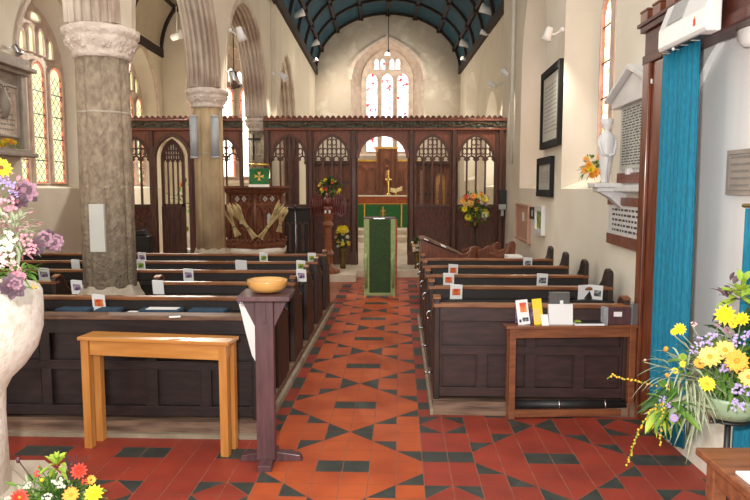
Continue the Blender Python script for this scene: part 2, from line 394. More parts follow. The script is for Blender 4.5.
# floor: grout bed, six-inch tiles, dark figures; the aisle carpet of orange tile between duller red
def build_floor():
    mb = MB(); mb.mat = 3
    mb.poly([(-5.4, .4, 0), (2.6, .4, 0), (2.6, 21.6, 0), (-5.4, 21.6, 0)])
    mb.mat = 1
    g = .0022; zt = .0012
    mb.M = FM.copy()
    def P(i, j): return (U0 + i*TW, V0 + j*TW)
    def piece(pts, m, z=zt):
        """tile-unit polygon, shrunk a little for the joint"""
        cx = sum(p[0] for p in pts)/len(pts); cy = sum(p[1] for p in pts)/len(pts); q = []
        n = len(pts)
        for k in range(n):
            a, b, c = Vector(pts[k-1]), Vector(pts[k]), Vector(pts[(k+1) % n])
            e1 = (b-a).normalized(); e2 = (c-b).normalized()
            area = (e1.x*e2.y - e1.y*e2.x); s = 1 if area > 0 else -1
            n1 = Vector((-e1.y, e1.x))*s; n2 = Vector((-e2.y, e2.x))*s
            k2 = n1 + n2; k2 = k2 / max(k2.dot(n1), .35)
            p = b + k2*(g/TW); x, y = P(p.x, p.y); q.append((x, y, z))
        mb.mat = m; mb.poly(q)
    RED, ORA, DRK = 1, 0, 2
    for j in range(-9, 48):
        for i in range(-20, 15):
            if j > 3 and not (-4 <= i < 4): continue
            x0 = i; c8 = (i + 3) % 8                       # 0..5 big field, 6..7 border strip
            blk = (i + 3)//8; fieldno = blk
            ora = (blk == 0 and c8 < 6); m = ORA if ora else RED
            if j >= 3 and not ora:                          # beyond the cross passage: aisle with a dark-figured edge strip
                if i in (3, -4):
                    r = j % 7; m = DRK if r in (0, 6, 3) else RED
                    piece([(i, j), (i+1, j), (i+1, j+1), (i, j+1)], m, zt)
                    continue
                if blk == 0: continue
            if c8 < 6 and i >= -3:
                off = 0 if blk % 2 == 0 else 1
                r = (j - off) % 7; k = c8 - 3               # k -3..2 across, r 0..6 along from the bow tie
                ak = k if k >= 0 else -k-1                  # cell index from centre 0..2
                sg = 1 if k >= 0 else -1
                if r == 3 and k in (-1, 0):
                    piece([(i, j), (i+1, j), (i+1, j+1), (i, j+1)], DRK); continue
                rr = r if r < 3 else (6 - r if r > 3 else None)
                if rr is not None and rr == ak:
                    near = i if sg > 0 else i+1; far = i+1 if sg > 0 else i
                    ya, yb = (j, j+1) if r < 3 else (j+1, j)
                    # diagonal from (near,ya) to (far,yb); dark piece on the outer, bow-tie side
                    t1 = [(near, ya), (far, ya), (far, yb)]; t2 = [(near, ya), (far, yb), (near, yb)]
                    piece(t1, DRK); piece(t2, m); continue
                piece([(i, j), (i+1, j), (i+1, j+1), (i, j+1)], m); continue
            if i < -3:
                q_ = (-4-i) % 4
                if q_ > 1: piece([(i, j), (i+1, j), (i+1, j+1), (i, j+1)], RED); continue
                c8 = 6 if q_ == 1 else 7
            # border strip: small diamond over two by two tiles, dark strip between
            r = j % 7
            if r == 4 or r == 5 and False:
                piece([(i, j), (i+1, j), (i+1, j+1), (i, j+1)], DRK); continue
            if r in (0, 1):
                left = (c8 == 6); low = (r == 0)
                cxn = i+1 if left else i; cxo = i if left else i+1
                yo, yn = (j, j+1) if low else (j+1, j)
                piece([(cxo, yo), (cxn, yo), (cxo, yn)], DRK); piece([(cxn, yo), (cxn, yn), (cxo, yn)], RED); continue
            piece([(i, j), (i+1, j), (i+1, j+1), (i, j+1)], RED)
    o = mb.build('floor', ['tile_orange', 'tile_red', 'tile_dark', 'grout']); tag(o, kind='structure')
build_floor()

def struct(mb, name, mats, parent=None, **k): return tag(mb.build(name, mats, parent, **k), kind='structure')
# north arcade wall: pointed arches on columns
CY = [2.18, 5.70, 9.16, 12.96]; CX = -2.35
arc_ops = [((CY[k]+CY[k+1])/2, (CY[k+1]-CY[k])/2 - .21, 2.93, 2.93, 1.60) for k in range(3)]
mb = MB(); mpA = lambda u, d, z: (-2.14 - d, u, z)
pierced_open(mb, mpA, 1.9, 13.3, 2.93, 5.3, arc_ops, arc_ops, .42, 14, reveal=1)
struct(mb, 'wall_arcade', ['plaster', 'arch_stone'])
tr = MB()
for c, a, zb, zs, h in arc_ops:
    for dx, da, r in ((.015, .004, .022), (.075, -.008, .020), (.135, -.018, .022), (.21, -.022, .026), (.285, -.018, .022), (.345, -.008, .020), (.405, .004, .022)):
        pts = [(-2.14 - dx, c + x*(a+da)/a, zs + z*(a+da)/a) for x, z in arch(a, h, 14)]
        tr.tube(pts, r, 8)
    for dx, da in ((-.002, .045), ):
        tr.bar([(-2.14 - dx, c + x*(a+da)/a, zs + z*(a+da)/a) for x, z in arch(a, h, 14)], .09, .012, (1, 0, 0))
struct(tr, 'trim_1', 'arch_stone')
# chancel side walls
cn = [(14.95, 1.25, 0.0, 3.15, 1.35)]
mb = MB(); pierced_open(mb, lambda u, d, z: (-2.04 - d, u, z), 13.3, 21.4, 0.0, 5.34, cn, cn, .58, 12, reveal=1)
struct(mb, 'wall_chancel_north', ['plaster', 'arch_stone'])
tr = MB()
for dx in (.02, .12, .22, .32, .42, .52):
    c, a, zb, zs, h = cn[0]; k = 1 - .03*(1 if dx in (.12, .32) else 0)
    tr.tube([(-2.04-dx, c-a*k, .15)] + [(-2.04-dx, c+x*k, zs+z*k) for x, z in arch(a, h, 12)] + [(-2.04-dx, c+a*k, .15)], .032, 8)
struct(tr, 'trim_2', 'arch_stone')
cs = [(15.45, .95, 1.6, 2.7, 1.1), (18.9, 1.25, 1.8, 3.55, 1.25)]
csb = [(15.55, .80, 1.7, 2.7, .95), (19.05, .95, 2.0, 3.5, 1.05)]
mb = MB(); pierced(mb, lambda u, d, z: (2.57 + d, u, z), 13.3, 21.4, 0.0, 5.34, cs, csb, .40, 10, reveal=1)
struct(mb, 'wall_chancel_south', ['plaster', 'plaster_pale'])
SX = lambda X, Y, Z=0: Matrix(((0, 1, 0, X), (-1, 0, 0, Y), (0, 0, 1, Z), (0, 0, 0, 1)))
NX = lambda X, Y, Z=0: Matrix(((0, -1, 0, X), (1, 0, 0, Y), (0, 0, 1, Z), (0, 0, 0, 1)))
window('window_5', SX(2.97, 15.55), [(-.38, .30, 1.75, 2.75, .45), (.38, .30, 1.75, 2.75, .45)], [(0, .14, 3.2, 3.3, .2)], (0, .80, 1.7, 2.7, .95), 'side_glass', None)
window('window_6', SX(2.97, 19.05), [(-.58, .22, 2.05, 3.5, .3), (0, .22, 2.05, 3.6, .35), (.58, .22, 2.05, 3.5, .3)], [(0, .14, 4.1, 4.2, .2)], (0, .95, 2.0, 3.5, 1.05), 'side_glass', None)
# east wall and its window
ec = .25; POINTY = True
mb = MB(); pierced(mb, lambda u, d, z: (u, 21.4 + d, z), -2.62, 3.0, 0, 7.35, [(ec, 1.17, 2.6, 5.12, 1.17)], [(ec, .84, 2.7, 5.05, .98)], .42, 12, reveal=1)
struct(mb, 'wall_east', ['plaster_east', 'window_stone'])
tr = MB()
tr.bar([(ec-1.17, 21.36, 4.98)] + [(ec+x*1.0, 21.36, 5.12+z) for x, z in arch(1.17, 1.17, 12)] + [(ec+1.17, 21.36, 4.98)], .10, .10, (0, 1, 0))
None and tr.bar([(ec-1.02, 21.55, 2.7)] + [(ec+x, 21.55, 5.10+z) for x, z in arch(1.02, 1.08, 12)] + [(ec+1.02, 21.55, 2.7)], .07, .10, (0, 1, 0))
struct(tr, 'trim_3', 'window_stone')
window('window_1', T(ec, 21.78, 0), [(-.50, .19, 2.75, 5.02, .24), (0, .19, 2.75, 5.02, .24), (.50, .19, 2.75, 5.02, .24)],
       [(-.34, .085, 5.36, 5.60, .13), (-.15, .085, 5.36, 5.60, .13), (.15, .085, 5.36, 5.60, .13), (.34, .085, 5.36, 5.60, .13), (0, .10, 5.80, 5.86, .10)],
       (0, .84, 2.7, 5.05, .98), 'east_glass', None, th=.14)
POINTY = False
# north wall, two windows; aisle east wall, one window
nf = [(11.0, 1.18, 1.58, 3.45, 1.32), (15.05, 1.02, 1.58, 3.45, 1.30)]
nb = [(11.05, 1.0, 1.62, 3.45, 1.14), (15.05, .92, 1.62, 3.45, 1.10)]
mb = MB(); pierced(mb, lambda u, d, z: (-5.3 - d, u, z), 1.9, 16.4, 0, 5.0, nf, nb, .36, 12, reveal=1)
struct(mb, 'wall_north', ['plaster', 'plaster_pale'])
tr = MB()
for c, a, z0, zs, h in nf: tr.bar([(-5.31, c-a, 3.3)] + [(-5.31, c+x, zs+z) for x, z in arch(a, h, 12)] + [(-5.31, c+a, 3.3)], .07, .06, (1, 0, 0))
struct(tr, 'trim_6', 'window_stone')
nl = [(-.61, .225, 1.66, 3.44, .24), (0, .225, 1.66, 3.44, .24), (.61, .225, 1.66, 3.44, .24)]
nt_ = [(-.46, .09, 3.76, 3.98, .12), (-.16, .09, 3.78, 4.08, .13), (.16, .09, 3.78, 4.08, .13), (.46, .09, 3.76, 3.98, .12), (0, .17, 4.30, 4.32, .13)]
window('window_2', NX(-5.66, 11.05), nl, nt_, (0, 1.0, 1.62, 3.45, 1.14), 'quarry', 'border_red')
window('window_3', NX(-5.66, 15.05), nl, nt_, (0, .92, 1.62, 3.45, 1.10), 'quarry', 'border_red')
mb = MB(); pierced(mb, lambda u, d, z: (u, 16.4 + d, z), -5.66, -2.62, 0, 6.5, [(-3.80, .95, 1.7, 3.9, 1.15)], [(-3.80, .80, 1.8, 3.88, 1.0)], .30, 12, reveal=1)
struct(mb, 'wall_aisle_east', ['plaster', 'window_stone'])
window('window_4', T(-3.80, 16.70, 0), [(-.50, .19, 1.84, 3.86, .24), (0, .19, 1.84, 3.86, .24), (.50, .19, 1.84, 3.86, .24)],
       [(-.32, .08, 4.14, 4.34, .12), (-.11, .08, 4.20, 4.42, .12), (.11, .08, 4.20, 4.42, .12), (.32, .08, 4.14, 4.34, .12)], (0, .80, 1.8, 3.88, 1.0), 'side_glass', 'border_red')
# south nave wall
sf = [(6.79, .99, 1.58, 3.42, 1.4), (9.87, 1.03, 1.58, 3.42, 1.4)]
sb = [(6.72, .80, 1.74, 3.40, 1.15), (9.80, .84, 1.74, 3.40, 1.15)]
mb = MB(); pierced(mb, lambda u, d, z: (southX(u) + d, u, z), 4.5, 13.3, 0, 5.4, sf, sb, .36, 12, reveal=1)
struct(mb, 'wall_south', ['plaster_pale', 'plaster_pale'])
sl = [(-.52, .20, 1.80, 3.40, .24), (0, .20, 1.80, 3.40, .24), (.52, .20, 1.80, 3.40, .24)]
st_ = [(-.3, .09, 3.75, 4.0, .12), (0, .09, 3.85, 4.15, .12), (.3, .09, 3.75, 4.0, .12)]
window('window_7', SX(southX(6.72)+.36, 6.72) @ Matrix.Rotation(-.055, 4, 'Z'), sl, st_, (0, .79, 1.74, 3.40, 1.12), 'south_glass', 'border_red')
window('window_8', SX(southX(9.80)+.36, 9.80) @ Matrix.Rotation(-.055, 4, 'Z'), sl, st_, (0, .83, 1.74, 3.40, 1.12), 'south_glass', 'border_red')
mb = MB(); d_ = [(3.35, .90, 0, 1.95, .62)]
pierced_open(mb, lambda u, d, z: (1.95 + d, u, z), 1.9, 4.5, 0, 5.4, d_, d_, .04, 14)
mb.box(1.99, 2.04, 1.9, 4.5, 0, 5.4)
struct(mb, 'wall_porch', 'white_paint')
mb = MB(); mb.box(1.82, 1.95, 2.3, 4.24, 0, .10); mb.prism([(1.86, 2.3, .10), (1.95, 2.3, .10), (1.95, 2.3, .34), (1.92, 2.3, .30)], (0, 1.94, 0))
struct(mb, 'baseboard_right', 'plaster_pale')
# north-arcade responds behind, wall pipe
# roofs
def wagon(name, X0, X1, zE, zC, Y0, Y1, panel, rib, step, nl=(45, 90, 135), plate=.09):
    c = (X0+X1)/2; a = (X1-X0)/2; h = zC - zE; n = 28
    root = empty(name); tag(root, kind='structure')
    mb = MB(); mb.smooth = True
    A = [(c - a*math.cos(math.pi*k/n), zE + h*math.sin(math.pi*k/n)) for k in range(n+1)]
    for (xa, za), (xb, zb) in zip(A[:-1], A[1:]): mb.poly([(xa, Y0, za), (xb, Y0, zb), (xb, Y1, zb), (xa, Y1, za)])
    mb.build('boarding', panel, root)
    rb = MB(); y = Y1 - .06
    while y > Y0:
        rb.bar([(c+(x-c)*.985, y, zE+(z-zE)*.985) for x, z in A], .08, .09, (0, 1, 0)); y -= step
    for dg in nl:
        t = R(dg); x, z = c - a*.98*math.cos(t), zE + h*.98*math.sin(t)
        rb.bar([(x, Y0, z), (x, Y1, z)], .09, .08, (math.cos(t)*h, 0, -math.sin(t)*a))
        y = Y1 - .06
        while y > Y0:
            rb.cbox((x, y, z-.02), (.15, .15, .12)); y -= step
    rb.build('rib', rib, root)
    pl = MB(); pl.box(X0-.02, X0+plate, Y0, Y1, zE-.12, zE+.08); pl.box(X1-plate, X1+.02, Y0, Y1, zE-.12, zE+.08)
    pl.build('wall_plate', rib, root)
    return root
wagon('ceiling_chancel', -2.05, 2.58, 5.28, 7.06, 9.0, 21.4, 'roof_blue', 'roof_rib', 1.55, nl=(22, 45, 68, 90, 112, 135, 158))
wagon('ceiling_aisle', -5.32, -2.66, 4.85, 6.35, 8.0, 16.4, 'aisle_ceiling', 'roof_rib', 2.0, nl=(45, 90, 135), plate=.07)
# chancel floor step, altar dais
mb = MB(); mb.box(-2.04, 2.43, 11.65, 21.4, 0, .12); mb.box(-1.30, -.40, 11.05, 11.65, 0, .12); mb.box(-1.6, 2.1, 17.6, 21.4, .12, .26); mb.box(-1.2, 1.8, 18.4, 21.4, .26, .40)
mb.box(-5.3, -2.7, 12.4, 16.4, 0, .05)
struct(mb, 'floor_chancel', 'step_stone')
# pew platforms with their stone kerb
def platform(name, u0, u1, v0, v1, side):
    mb = MB(FM.copy()); mb.box(u0, u1, v0, v1, 0.002, PF)
    mb.mat = 1
    if side == 'L': mb.box(u1, u1+.03, v0, v1, .002, .05); mb.box(u0, u1+.03, v0-.035, v0, .002, .03)
    else: mb.box(u0-.02, u0, v0, v1, .002, .045)
    struct(mb, name, ['plinth_wood', 'kerb_stone'])
KL = (FM.inverted() @ onZ(290, 389.5, 0)).x; KR = (FM.inverted() @ onZ(429, 412, 0)).x
platform('trim_4', -4.95, KL-.03, 4.06, 8.65, 'L')
platform('trim_5', KR+.025, 1.745, 4.53, 8.0, 'R')

# ------------------------------------------------------------------ columns
def lobed(a, z):
    d = (math.degrees(a) - 22.5) % 45; d = min(d, 45-d)
    return 1 - .085*math.exp(-(d/5.0)**2)
def column(y, label, rad=.222, gold=False, bx=1.0):
    t = thing('stone_column', label, 'column', (CX, y, 0), group=None); tag(t, kind='thing')
    s = MB(); s.lathe([(rad, .74), (rad*.985, 2.0), (rad*.97, 2.68)], 128, fn=lobed)
    s.build('shaft', 'granite_gold' if gold else 'granite', t)
    j = MB()
    for z in ((1.02, 1.60, 2.22) if not gold else (1.3, 2.05)): j.lathe([(rad*.9, z-.012), (rad*.987, z-.010), (rad*.987, z+.010), (rad*.9, z+.012)], 64, fn=lobed)
    j.build('mortar_joint', 'granite_pale', t)
    b = MB(); b.lathe([(rad+.10*bx, .0), (rad+.10*bx, .50), (rad+.07, .62), (rad+.055, .66), (rad+.03, .70), (rad+.01, .76)], 8, smooth=False, rot=R(22.5))
    b.build('base', 'granite_pale', t)
    c = MB(); c.lathe([(rad*.98, 2.665), (rad+.025, 2.685), (rad+.01, 2.705), (rad+.03, 2.75), (rad+.07, 2.81), (rad+.06, 2.835), (rad+.085, 2.85), (rad+.09, 2.90), (rad+.05, 2.925)], 40,
                      fn=lambda a, z: 1 + (.03*math.sin(12*a + z*40) if 2.72 < z < 2.82 else 0))
    rr = random.Random(int(y*100))
    for k in range(60):
        a = rr.uniform(0, 2*math.pi); z = rr.uniform(2.73, 2.81); r_ = rad + .018 + (z-2.73)*.5
        c.ball((math.cos(a)*r_, math.sin(a)*r_, z), rr.uniform(.012, .024), 5)
    c.build('capital', 'capital_stone', t)
    return t
column(CY[0], 'granite arcade column out of view beside the camera') if False else None
column(CY[1], 'weathered brown granite column nearest on the left, rising among the pews')
column(CY[2], 'golden brown granite column with two silver tube speakers on it', gold=True, rad=.20)
column(CY[3], 'pale stone column with a crucifix behind the carved pulpit', rad=.18, bx=.4)
# ------------------------------------------------------------------ pews
def pew(u0, u1, v, label, group, ends=(1, 1), panelled=0, wide_ledge=False, rail='rail_wood', hi=(0, 0), ledge=True, zt=.787):
    """back face at v, facing the altar (+v); ends = which end panels; hi = tall wall-side block"""
    p = F(u0, v, PF); t = thing('pew', label, 'pew', (p.x, p.y, p.z), -THETA, group)
    W = u1-u0; z0 = 0.0; H = zt - PF
    b = MB()
    if panelled:
        b.box(.02, W-.02, .028, .045, .02, H-.035)
        b.mat = 0
        b.box(0, W, -.004, .04, H-.12, H-.03); b.box(0, W, -.012, .045, .02, .085)
        b.box(0, W, -.004, .02, H-.36, H-.31)
        n1, n2 = panelled
        for n, za, zb in ((n1, H-.31, H-.12), (n2, .08, H-.36)):
            for k in range(n+1):
                x = W*k/n; wd = .035 if 0 < k < n else .055
                b.box(max(0, x-wd), min(W, x+wd), -.004, .02, za, zb)
            for k in range(n):
                xa, xb = W*k/n + (.055 if k == 0 else .035), W*(k+1)/n - (.055 if k == n-1 else .035)
                b.bar([(xa, -.002, za), (xb, -.002, za), (xb, -.002, zb), (xa, -.002, zb)], .012, .014, (0, 1, 0), closed=True)
        b.build('back', 'pew_dark' if wide_ledge else 'pew_panel', t, bevel=.003)
    else:
        b.box(0, W, 0, .028, .02, H-.03)
        k = .0
        n = max(2, int(W/.62))
        for k in range(1, n): b.box(W*k/n-.022, W*k/n+.022, -.008, .0, .02, H-.16)
        b.box(0, W, -.012, 0, H-.10, H-.03)
        b.build('back', 'pew_wood', t, bevel=.003)
    r = MB()
    if wide_ledge: r.box(-.01, W+.0, -.05, .075, H-.03, H); m = 'worn_wood'
    else: r.box(-.005, W+.005, -.022, .05, H-.028, H); m = rail
    r.build('top_rail', m, t, bevel=.006)
    if ledge:
        l = MB(); l.box(.03, W-.03, -.15, -.012, .66-PF, .68-PF); l.box(.03, W-.03, -.155, -.145, .66-PF, .695-PF); l.build('book_ledge', 'pew_wood', t, bevel=.002)
    s = MB(); s.box(.03, W-.03, .04, .40, .36, .39); s.box(.03, W-.03, .36, .385, .06, .36); s.build('seat', 'pew_side', t, bevel=.004)
    for k, e in enumerate(ends):
        if not e: continue
        x = 0 if k == 0 else W-.04
        E = MB(); top = H + .03 + hi[k]
        prof = [(-.02, 0), (-.02, top-.02), (.0, top), (.07, top+.012), (.11, top-.01), (.17, top-.10), (.27, top-.17), (.38, top-.20), (.42, top-.24), (.43, .30), (.45, .12), (.45, 0)]
        E.prism([(x, y, z) for y, z in prof], (.042, 0, 0))
        e_ = E.build('pew_end', 'pew_side', t, bevel=.006)
        if not hi[k]:
            c = MB(); c.bar([(x+.021, y, z+.004) for y, z in prof[1:9]], .05, .014, (0, 0, 1) if False else (1, 0, 0)) if False else None
            c = MB(); c.M = Matrix.Identity(4)
            for (ya, za), (yb, zb) in zip(prof[2:8], prof[3:9]):
                c.prism([(x-.005, ya, za), (x+.047, ya, za), (x+.047, ya, za+.010), (x-.005, ya, za+.010)], (0, yb-ya, zb-za))
            c.build('capping', 'rail_wood', e_)
    return t
Lr = [(4.12, 'rearmost of the left pews, its worn ledge top behind the light oak table'), (4.81, 'left pew in second row with long orange rail in front of the nearest column'),
      (5.57, 'left pew third from the back with its left end beside the nearest column'), (6.37, 'left pew fourth from the back, a white leaflet by its aisle end'),
      (7.14, 'left pew fifth from the back, one leaflet mid-rail and one at the aisle end'), (7.96, 'foremost left pew nearest the carved pulpit')]
GL = 'dark wooden pews left of the aisle'
pew(-3.0, KL-.035, Lr[0][0], Lr[0][1], GL, panelled=(3, 6), wide_ledge=True, ledge=False, ends=(0, 1))
pew(-3.6, KL-.035, Lr[1][0], Lr[1][1], GL, ends=(0, 1))
pew(-2.12, KL-.035, Lr[2][0], Lr[2][1], GL)
pew(-4.9, -2.98, 5.57, 'short dark pew in north aisle left of the nearest column', GL)
for k in (3, 4, 5): pew(-4.9, KL-.035, Lr[k][0], Lr[k][1], GL)
GR = 'dark wooden pews right of the aisle'
Rr = [4.60, 5.42, 6.13, 6.84, 7.53]
pew(KR+.03, 1.60, Rr[0], 'panelled rearmost right pew behind the narrow leaflet table', GR, panelled=(2, 4), ledge=False, hi=(0, .0), ends=(1, 1))
RL = ['right pew second from the back, an open white leaflet on its ledge', 'right pew third from the back with a tall wall-end block', 'right pew fourth from the back, a white leaflet near the aisle', 'foremost right pew beside the wooden reading desk']
for k in range(4):
    pew(KR+.03, 1.74, Rr[k+1], RL[k], GR, hi=(0, .10))

# brass-tipped hooks on the aisle ends of the right pews
for k in range(5):
    m = MB(FM.copy()); v = Rr[k] + .10; z = .71
    k0 = KR+.03; m.tube([(k0, v, z), (k0-.035, v, z), (k0-.05, v, z-.02), (k0-.04, v, z-.045)], .006, 6); m.ball((k0-.038, v, z-.05), .010, 6)
    p = F(.2, v, z)
    tag(m.build('coat_hook', 'chrome', loc=p), 'small bright metal hook on the aisle end of ' + ['the rearmost', 'the second', 'the third', 'the fourth', 'the foremost'][k] + ' right pew', 'hook', 'hooks on the right pew ends')
for k in range(3):
    m = MB(FM.copy()); v = Rr[k] + .10; z = .26
    m.tube([(KR+.03, v, z), (KR-.015, v, z)], .005, 6); m.ball((KR-.018, v, z), .011, 6)
    p = F(.2, v, z)
    tag(m.build('door_stud', 'chrome', loc=p), 'small bright stud low on the aisle end of ' + ['the rearmost', 'the second', 'the third'][k] + ' right pew', 'stud', 'studs low on the right pew ends')

# leaflets standing on the book ledges
def leaflet(px, py, row_v, label, pic, name='leaflet', w=.10, h=.122, open_=False, side='L', zb=.682):
    vv = row_v - .03
    # find the point where the sight line meets the row's plane
    r = ray(px, py); n = FM.to_3x3() @ Vector((0, 1, 0)); p0 = F(0, vv, 0)
    tt = (p0 - CAM).dot(n) / r.dot(n); q = CAM + r*tt
    base = Vector((q.x, q.y, zb))
    t = thing(name, label, 'leaflet', base, -THETA + rnd.uniform(-.12, .12), 'white leaflets standing on the pew ledges')
    m = MB(); m.M = Matrix.Rotation(R(8), 4, 'X')
    if open_:
        m.prism([(-w*.75, -.0, 0), (0, .028, 0), (w*.75, 0, 0), (w*.75, .002, 0), (0, .030, 0), (-w*.75, .002, 0)], (0, 0, h))
    else:
        m.box(-w/2, w/2, 0, .002, 0, h); m.prism([(-w/2, .002, 0), (-w/2+.004, .022, 0), (w/2, .003, 0)], (0, 0, h))
    m.build('cover', 'paper', t)
    if pic:
        g = MB(); g.M = Matrix.Rotation(R(8), 4, 'X')
        if open_: g.prism([(w*.25, .016, h*.25), (w*.65, .001, h*.25), (w*.65, .001, h*.65), (w*.25, .016, h*.65)], (0, -.002, 0))
        else: g.box(-w*.32, w*.34, -.002, .0, h*.28, h*.72)
        g.build('picture', pic, t)
    return t
rv = [a for a, b in Lr]
leaflet(99.5, 306, rv[1], 'white leaflet with a red and orange picture, on the near left ledge', 'print_red')
leaflet(158.6, 289, rv[2], 'plain white leaflet on the ledge right of the nearest column', None)
leaflet(188.6, 277, rv[3], 'white leaflet with purple picture on the left pews', 'print_purple')
leaflet(241.4, 267, rv[4], 'wide plain white leaflet behind the wooden bowl', None, w=.13)
leaflet(263.7, 259.5, rv[5], 'white and green leaflet in front of the pulpit', 'print_green')
leaflet(301, 267.5, rv[4], 'white leaflet with a green and yellow picture by the aisle', 'print_green')
leaflet(301.5, 278, rv[3], 'white leaflet nearest the bowl at the aisle end', 'print_purple')
leaflet(312, 259.5, rv[5], 'furthest green-pictured leaflet at the aisle end of the foremost left pew', 'print_green')
leaflet(44.4, 272, rv[3], 'white leaflet with a dark picture left of the nearest column, beside the font', 'print_purple', w=.12)
leaflet(77, 279, 5.55, 'tilted white leaflet at the left edge of the nearest column', 'print_purple')
leaflet(76, 265, rv[4], 'small plain leaflet left of the nearest column, further back', None)
leaflet(141, 257.5, rv[4], 'small leaflet with green mark just right of the nearest column', 'print_green')
leaflet(142, 250.5, rv[5], 'furthest small leaflet right of the nearest column, by the aisle screen', 'print_purple')
leaflet(456, 297, Rr[1], 'white leaflet with a red picture on the second right pew', 'print_red')
leaflet(590, 297.5, Rr[1], 'open white leaflet with a dark picture above the right table', 'print_dark', w=.13, open_=True)
leaflet(448.6, 282.5, Rr[2], 'white leaflet with a red picture on the third right pew', 'print_red')
leaflet(542, 284, Rr[2], 'white leaflet with blue-grey picture on the third right pew', 'print_dark')
leaflet(453, 272, Rr[3], 'small red and white leaflet on the fourth right pew', 'print_red')
leaflet(527.5, 264, Rr[4], 'small dark-pictured leaflet on the foremost right pew', 'print_dark')

# blue hymn books and cushions lying on the near left ledge, loose papers beside them
for k, (pa, pb, lb) in enumerate([(46, 80, 'long navy kneeler pad on the ledge beside the font'), (88, 112, 'navy kneeler pad behind the red-pictured leaflet'), (133, 176, 'navy kneeler pad under a loose white sheet'), (184, 222, 'navy kneeler pad on the ledge nearest the bowl stand')]):
    a, b = onZ(pa, 314, .70), onZ(pb, 314, .70)
    m = MB(FM.copy()); ua, ub = a.x, b.x
    k_ = THETA*4.8
    m.box(ua - k_, ub - k_, rv[1]-.145, rv[1]-.02, .6805, .712)
    tag(m.build('kneeler_pad', 'navy_cloth', bevel=.010, loc=F(ua-k_, rv[1]-.08, .6805)), lb, 'cushion', 'navy kneeler pads on the near left ledge')
for k, (pa, pb, lb) in enumerate([(140, 172, 'white sheet lying on a navy kneeler pad'), (118, 128, 'small white slip left of the bowl stand, on the near ledge')]):
    a, b = onZ(pa, 313, .71), onZ(pb, 313, .71); k_ = THETA*4.8
    m = MB(FM.copy()); m.box(a.x-k_, b.x-k_, rv[1]-.14, rv[1]-.05, .7125 if k == 0 else .6805, .716 if k == 0 else .686)
    tag(m.build('paper_sheet', 'paper', loc=F(a.x-k_, rv[1]-.1, .663)), lb, 'paper')
a, b = onZ(169, 317, .79), onZ(180, 317, .79)
m = MB(); m.M = T(a.x, a.y, .788) @ Matrix.Rotation(.3, 4, 'Z'); m.box(0, b.x-a.x, -.02, .02, 0, .003)
tag(m.build('paper_slip', 'paper', loc=a), 'small crumpled white slip on the worn top of the rearmost left pew', 'paper')
# hassocks hanging at the aisle side of the left pews
for k in (1, 2, 3, 4, 5):
    m = MB(FM.copy()); v = rv[k]
    m.box(KL-.17, KL-.085, v-.125, v-.02, .44, .658)
    m.tube([(-1.04, v-.06, .62), (-1.02, v-.03, .68), (-1.00, v-.012, .62)], .004, 5) if False else None
    tag(m.build('hanging_kneeler', 'navy_cloth', bevel=.02, loc=F(-1.02, v-.07, .5)), ['', 'blue kneeler hung just right of the bowl stand', 'blue kneeler hung at the third left pew end', 'blue kneeler hung at the fourth left pew end', 'blue kneeler hung at the fifth left pew end', 'furthest blue kneeler hung by the foremost left pew'][k], 'kneeler', 'blue kneelers hung by the aisle')

# ------------------------------------------------------------------ light oak table (left)
fl = onZ(95, 447.5, 0); fr = onZ(230, 456, 0)
ang = math.atan2(fr.y-fl.y, fr.x-fl.x)
t = thing('side_table', 'light oak side table with square legs in front of the left pews', 'table', (fl.x-.03, fl.y, 0), ang)
L = (fr-fl).length; D = .14; H = .700
m = MB(); m.box(-.035, L+.05, -.035, D+.0, H-.022, H); m.build('table_top', 'oak', t, bevel=.004)
m = MB(); m.box(.03, L+.01, -.012, .008, H-.115, H-.0225); m.box(.03, L+.01, D-.018, D+.002, H-.115, H-.0225); m.box(-.005, .015, .03, D-.03, H-.115, H-.0225); m.box(L-.005, L+.015, .03, D-.03, H-.115, H-.0225)
m.build('apron', 'oak', t, bevel=.003)
for x in (-.025, L-.02):
    for y in (-.02, D-.04):
        m = MB(); m.box(x, x+.05, y, y+.05, 0, H-.0225); m.build('leg', 'oak_leg', t, bevel=.004)

# dark pedestal stand with a turned bowl
s = onZ(267, 465, 0); t = thing('pedestal_stand', 'tall dark wooden stand with flat top, holding the wooden bowl by the aisle', 'stand', (s.x, s.y, 0), .02)
zt = 1.005
m = MB(); m.box(-.135, .155, -.13, .17, zt-.028, zt); m.build('top', 'stand_wood', t, bevel=.005)
m = MB(); m.box(-.052, .052, -.03, .035, .04, zt-.028); m.build('post', 'stand_wood', t, bevel=.004)
m = MB(); m.prism([(-.052, .0, zt-.03), (-.135, .0, zt-.03), (-.052, .0, zt-.20)], (0, .02, 0)); m.prism([(.052, .0, zt-.03), (.135, .0, zt-.03), (.052, .0, zt-.20)], (0, .02, 0))
m.box(-.010, .012, -.036, -.03, zt-.17, zt-.03)
m.build('bracket', 'stand_wood', t, bevel=.002)
m = MB(); m.prism([(-.17, .05, 0), (.20, .05, 0), (.185, .05, .035), (.06, .05, .055), (-.06, .05, .055), (-.155, .05, .035)], (0, .055, 0)); m.M = Matrix.Translation((0, 0, 0)); m.prism([(0-.04, -.10, 0), (-.04, .22, 0), (-.04, .22, .03), (-.04, .03, .05), (-.04, -.02, .05), (-.04, -.10, .035)], (.08, 0, 0))
m.build('foot', 'stand_wood', t, bevel=.003)
m = MB(); prof = [(.04, 0), (.085, .010), (.112, .035), (.120, .066), (.121, .078), (.115, .080), (.106, .050), (.075, .022), (.01, .018)]
m.lathe(prof, 36); b = m.build('wooden_bowl', 'bowl_wood'); b.location = (s.x+.015, s.y+.02, zt+.001); b.scale = (.94, .94, .94); tag(b, 'turned honey-coloured wooden bowl on the dark stand', 'bowl')
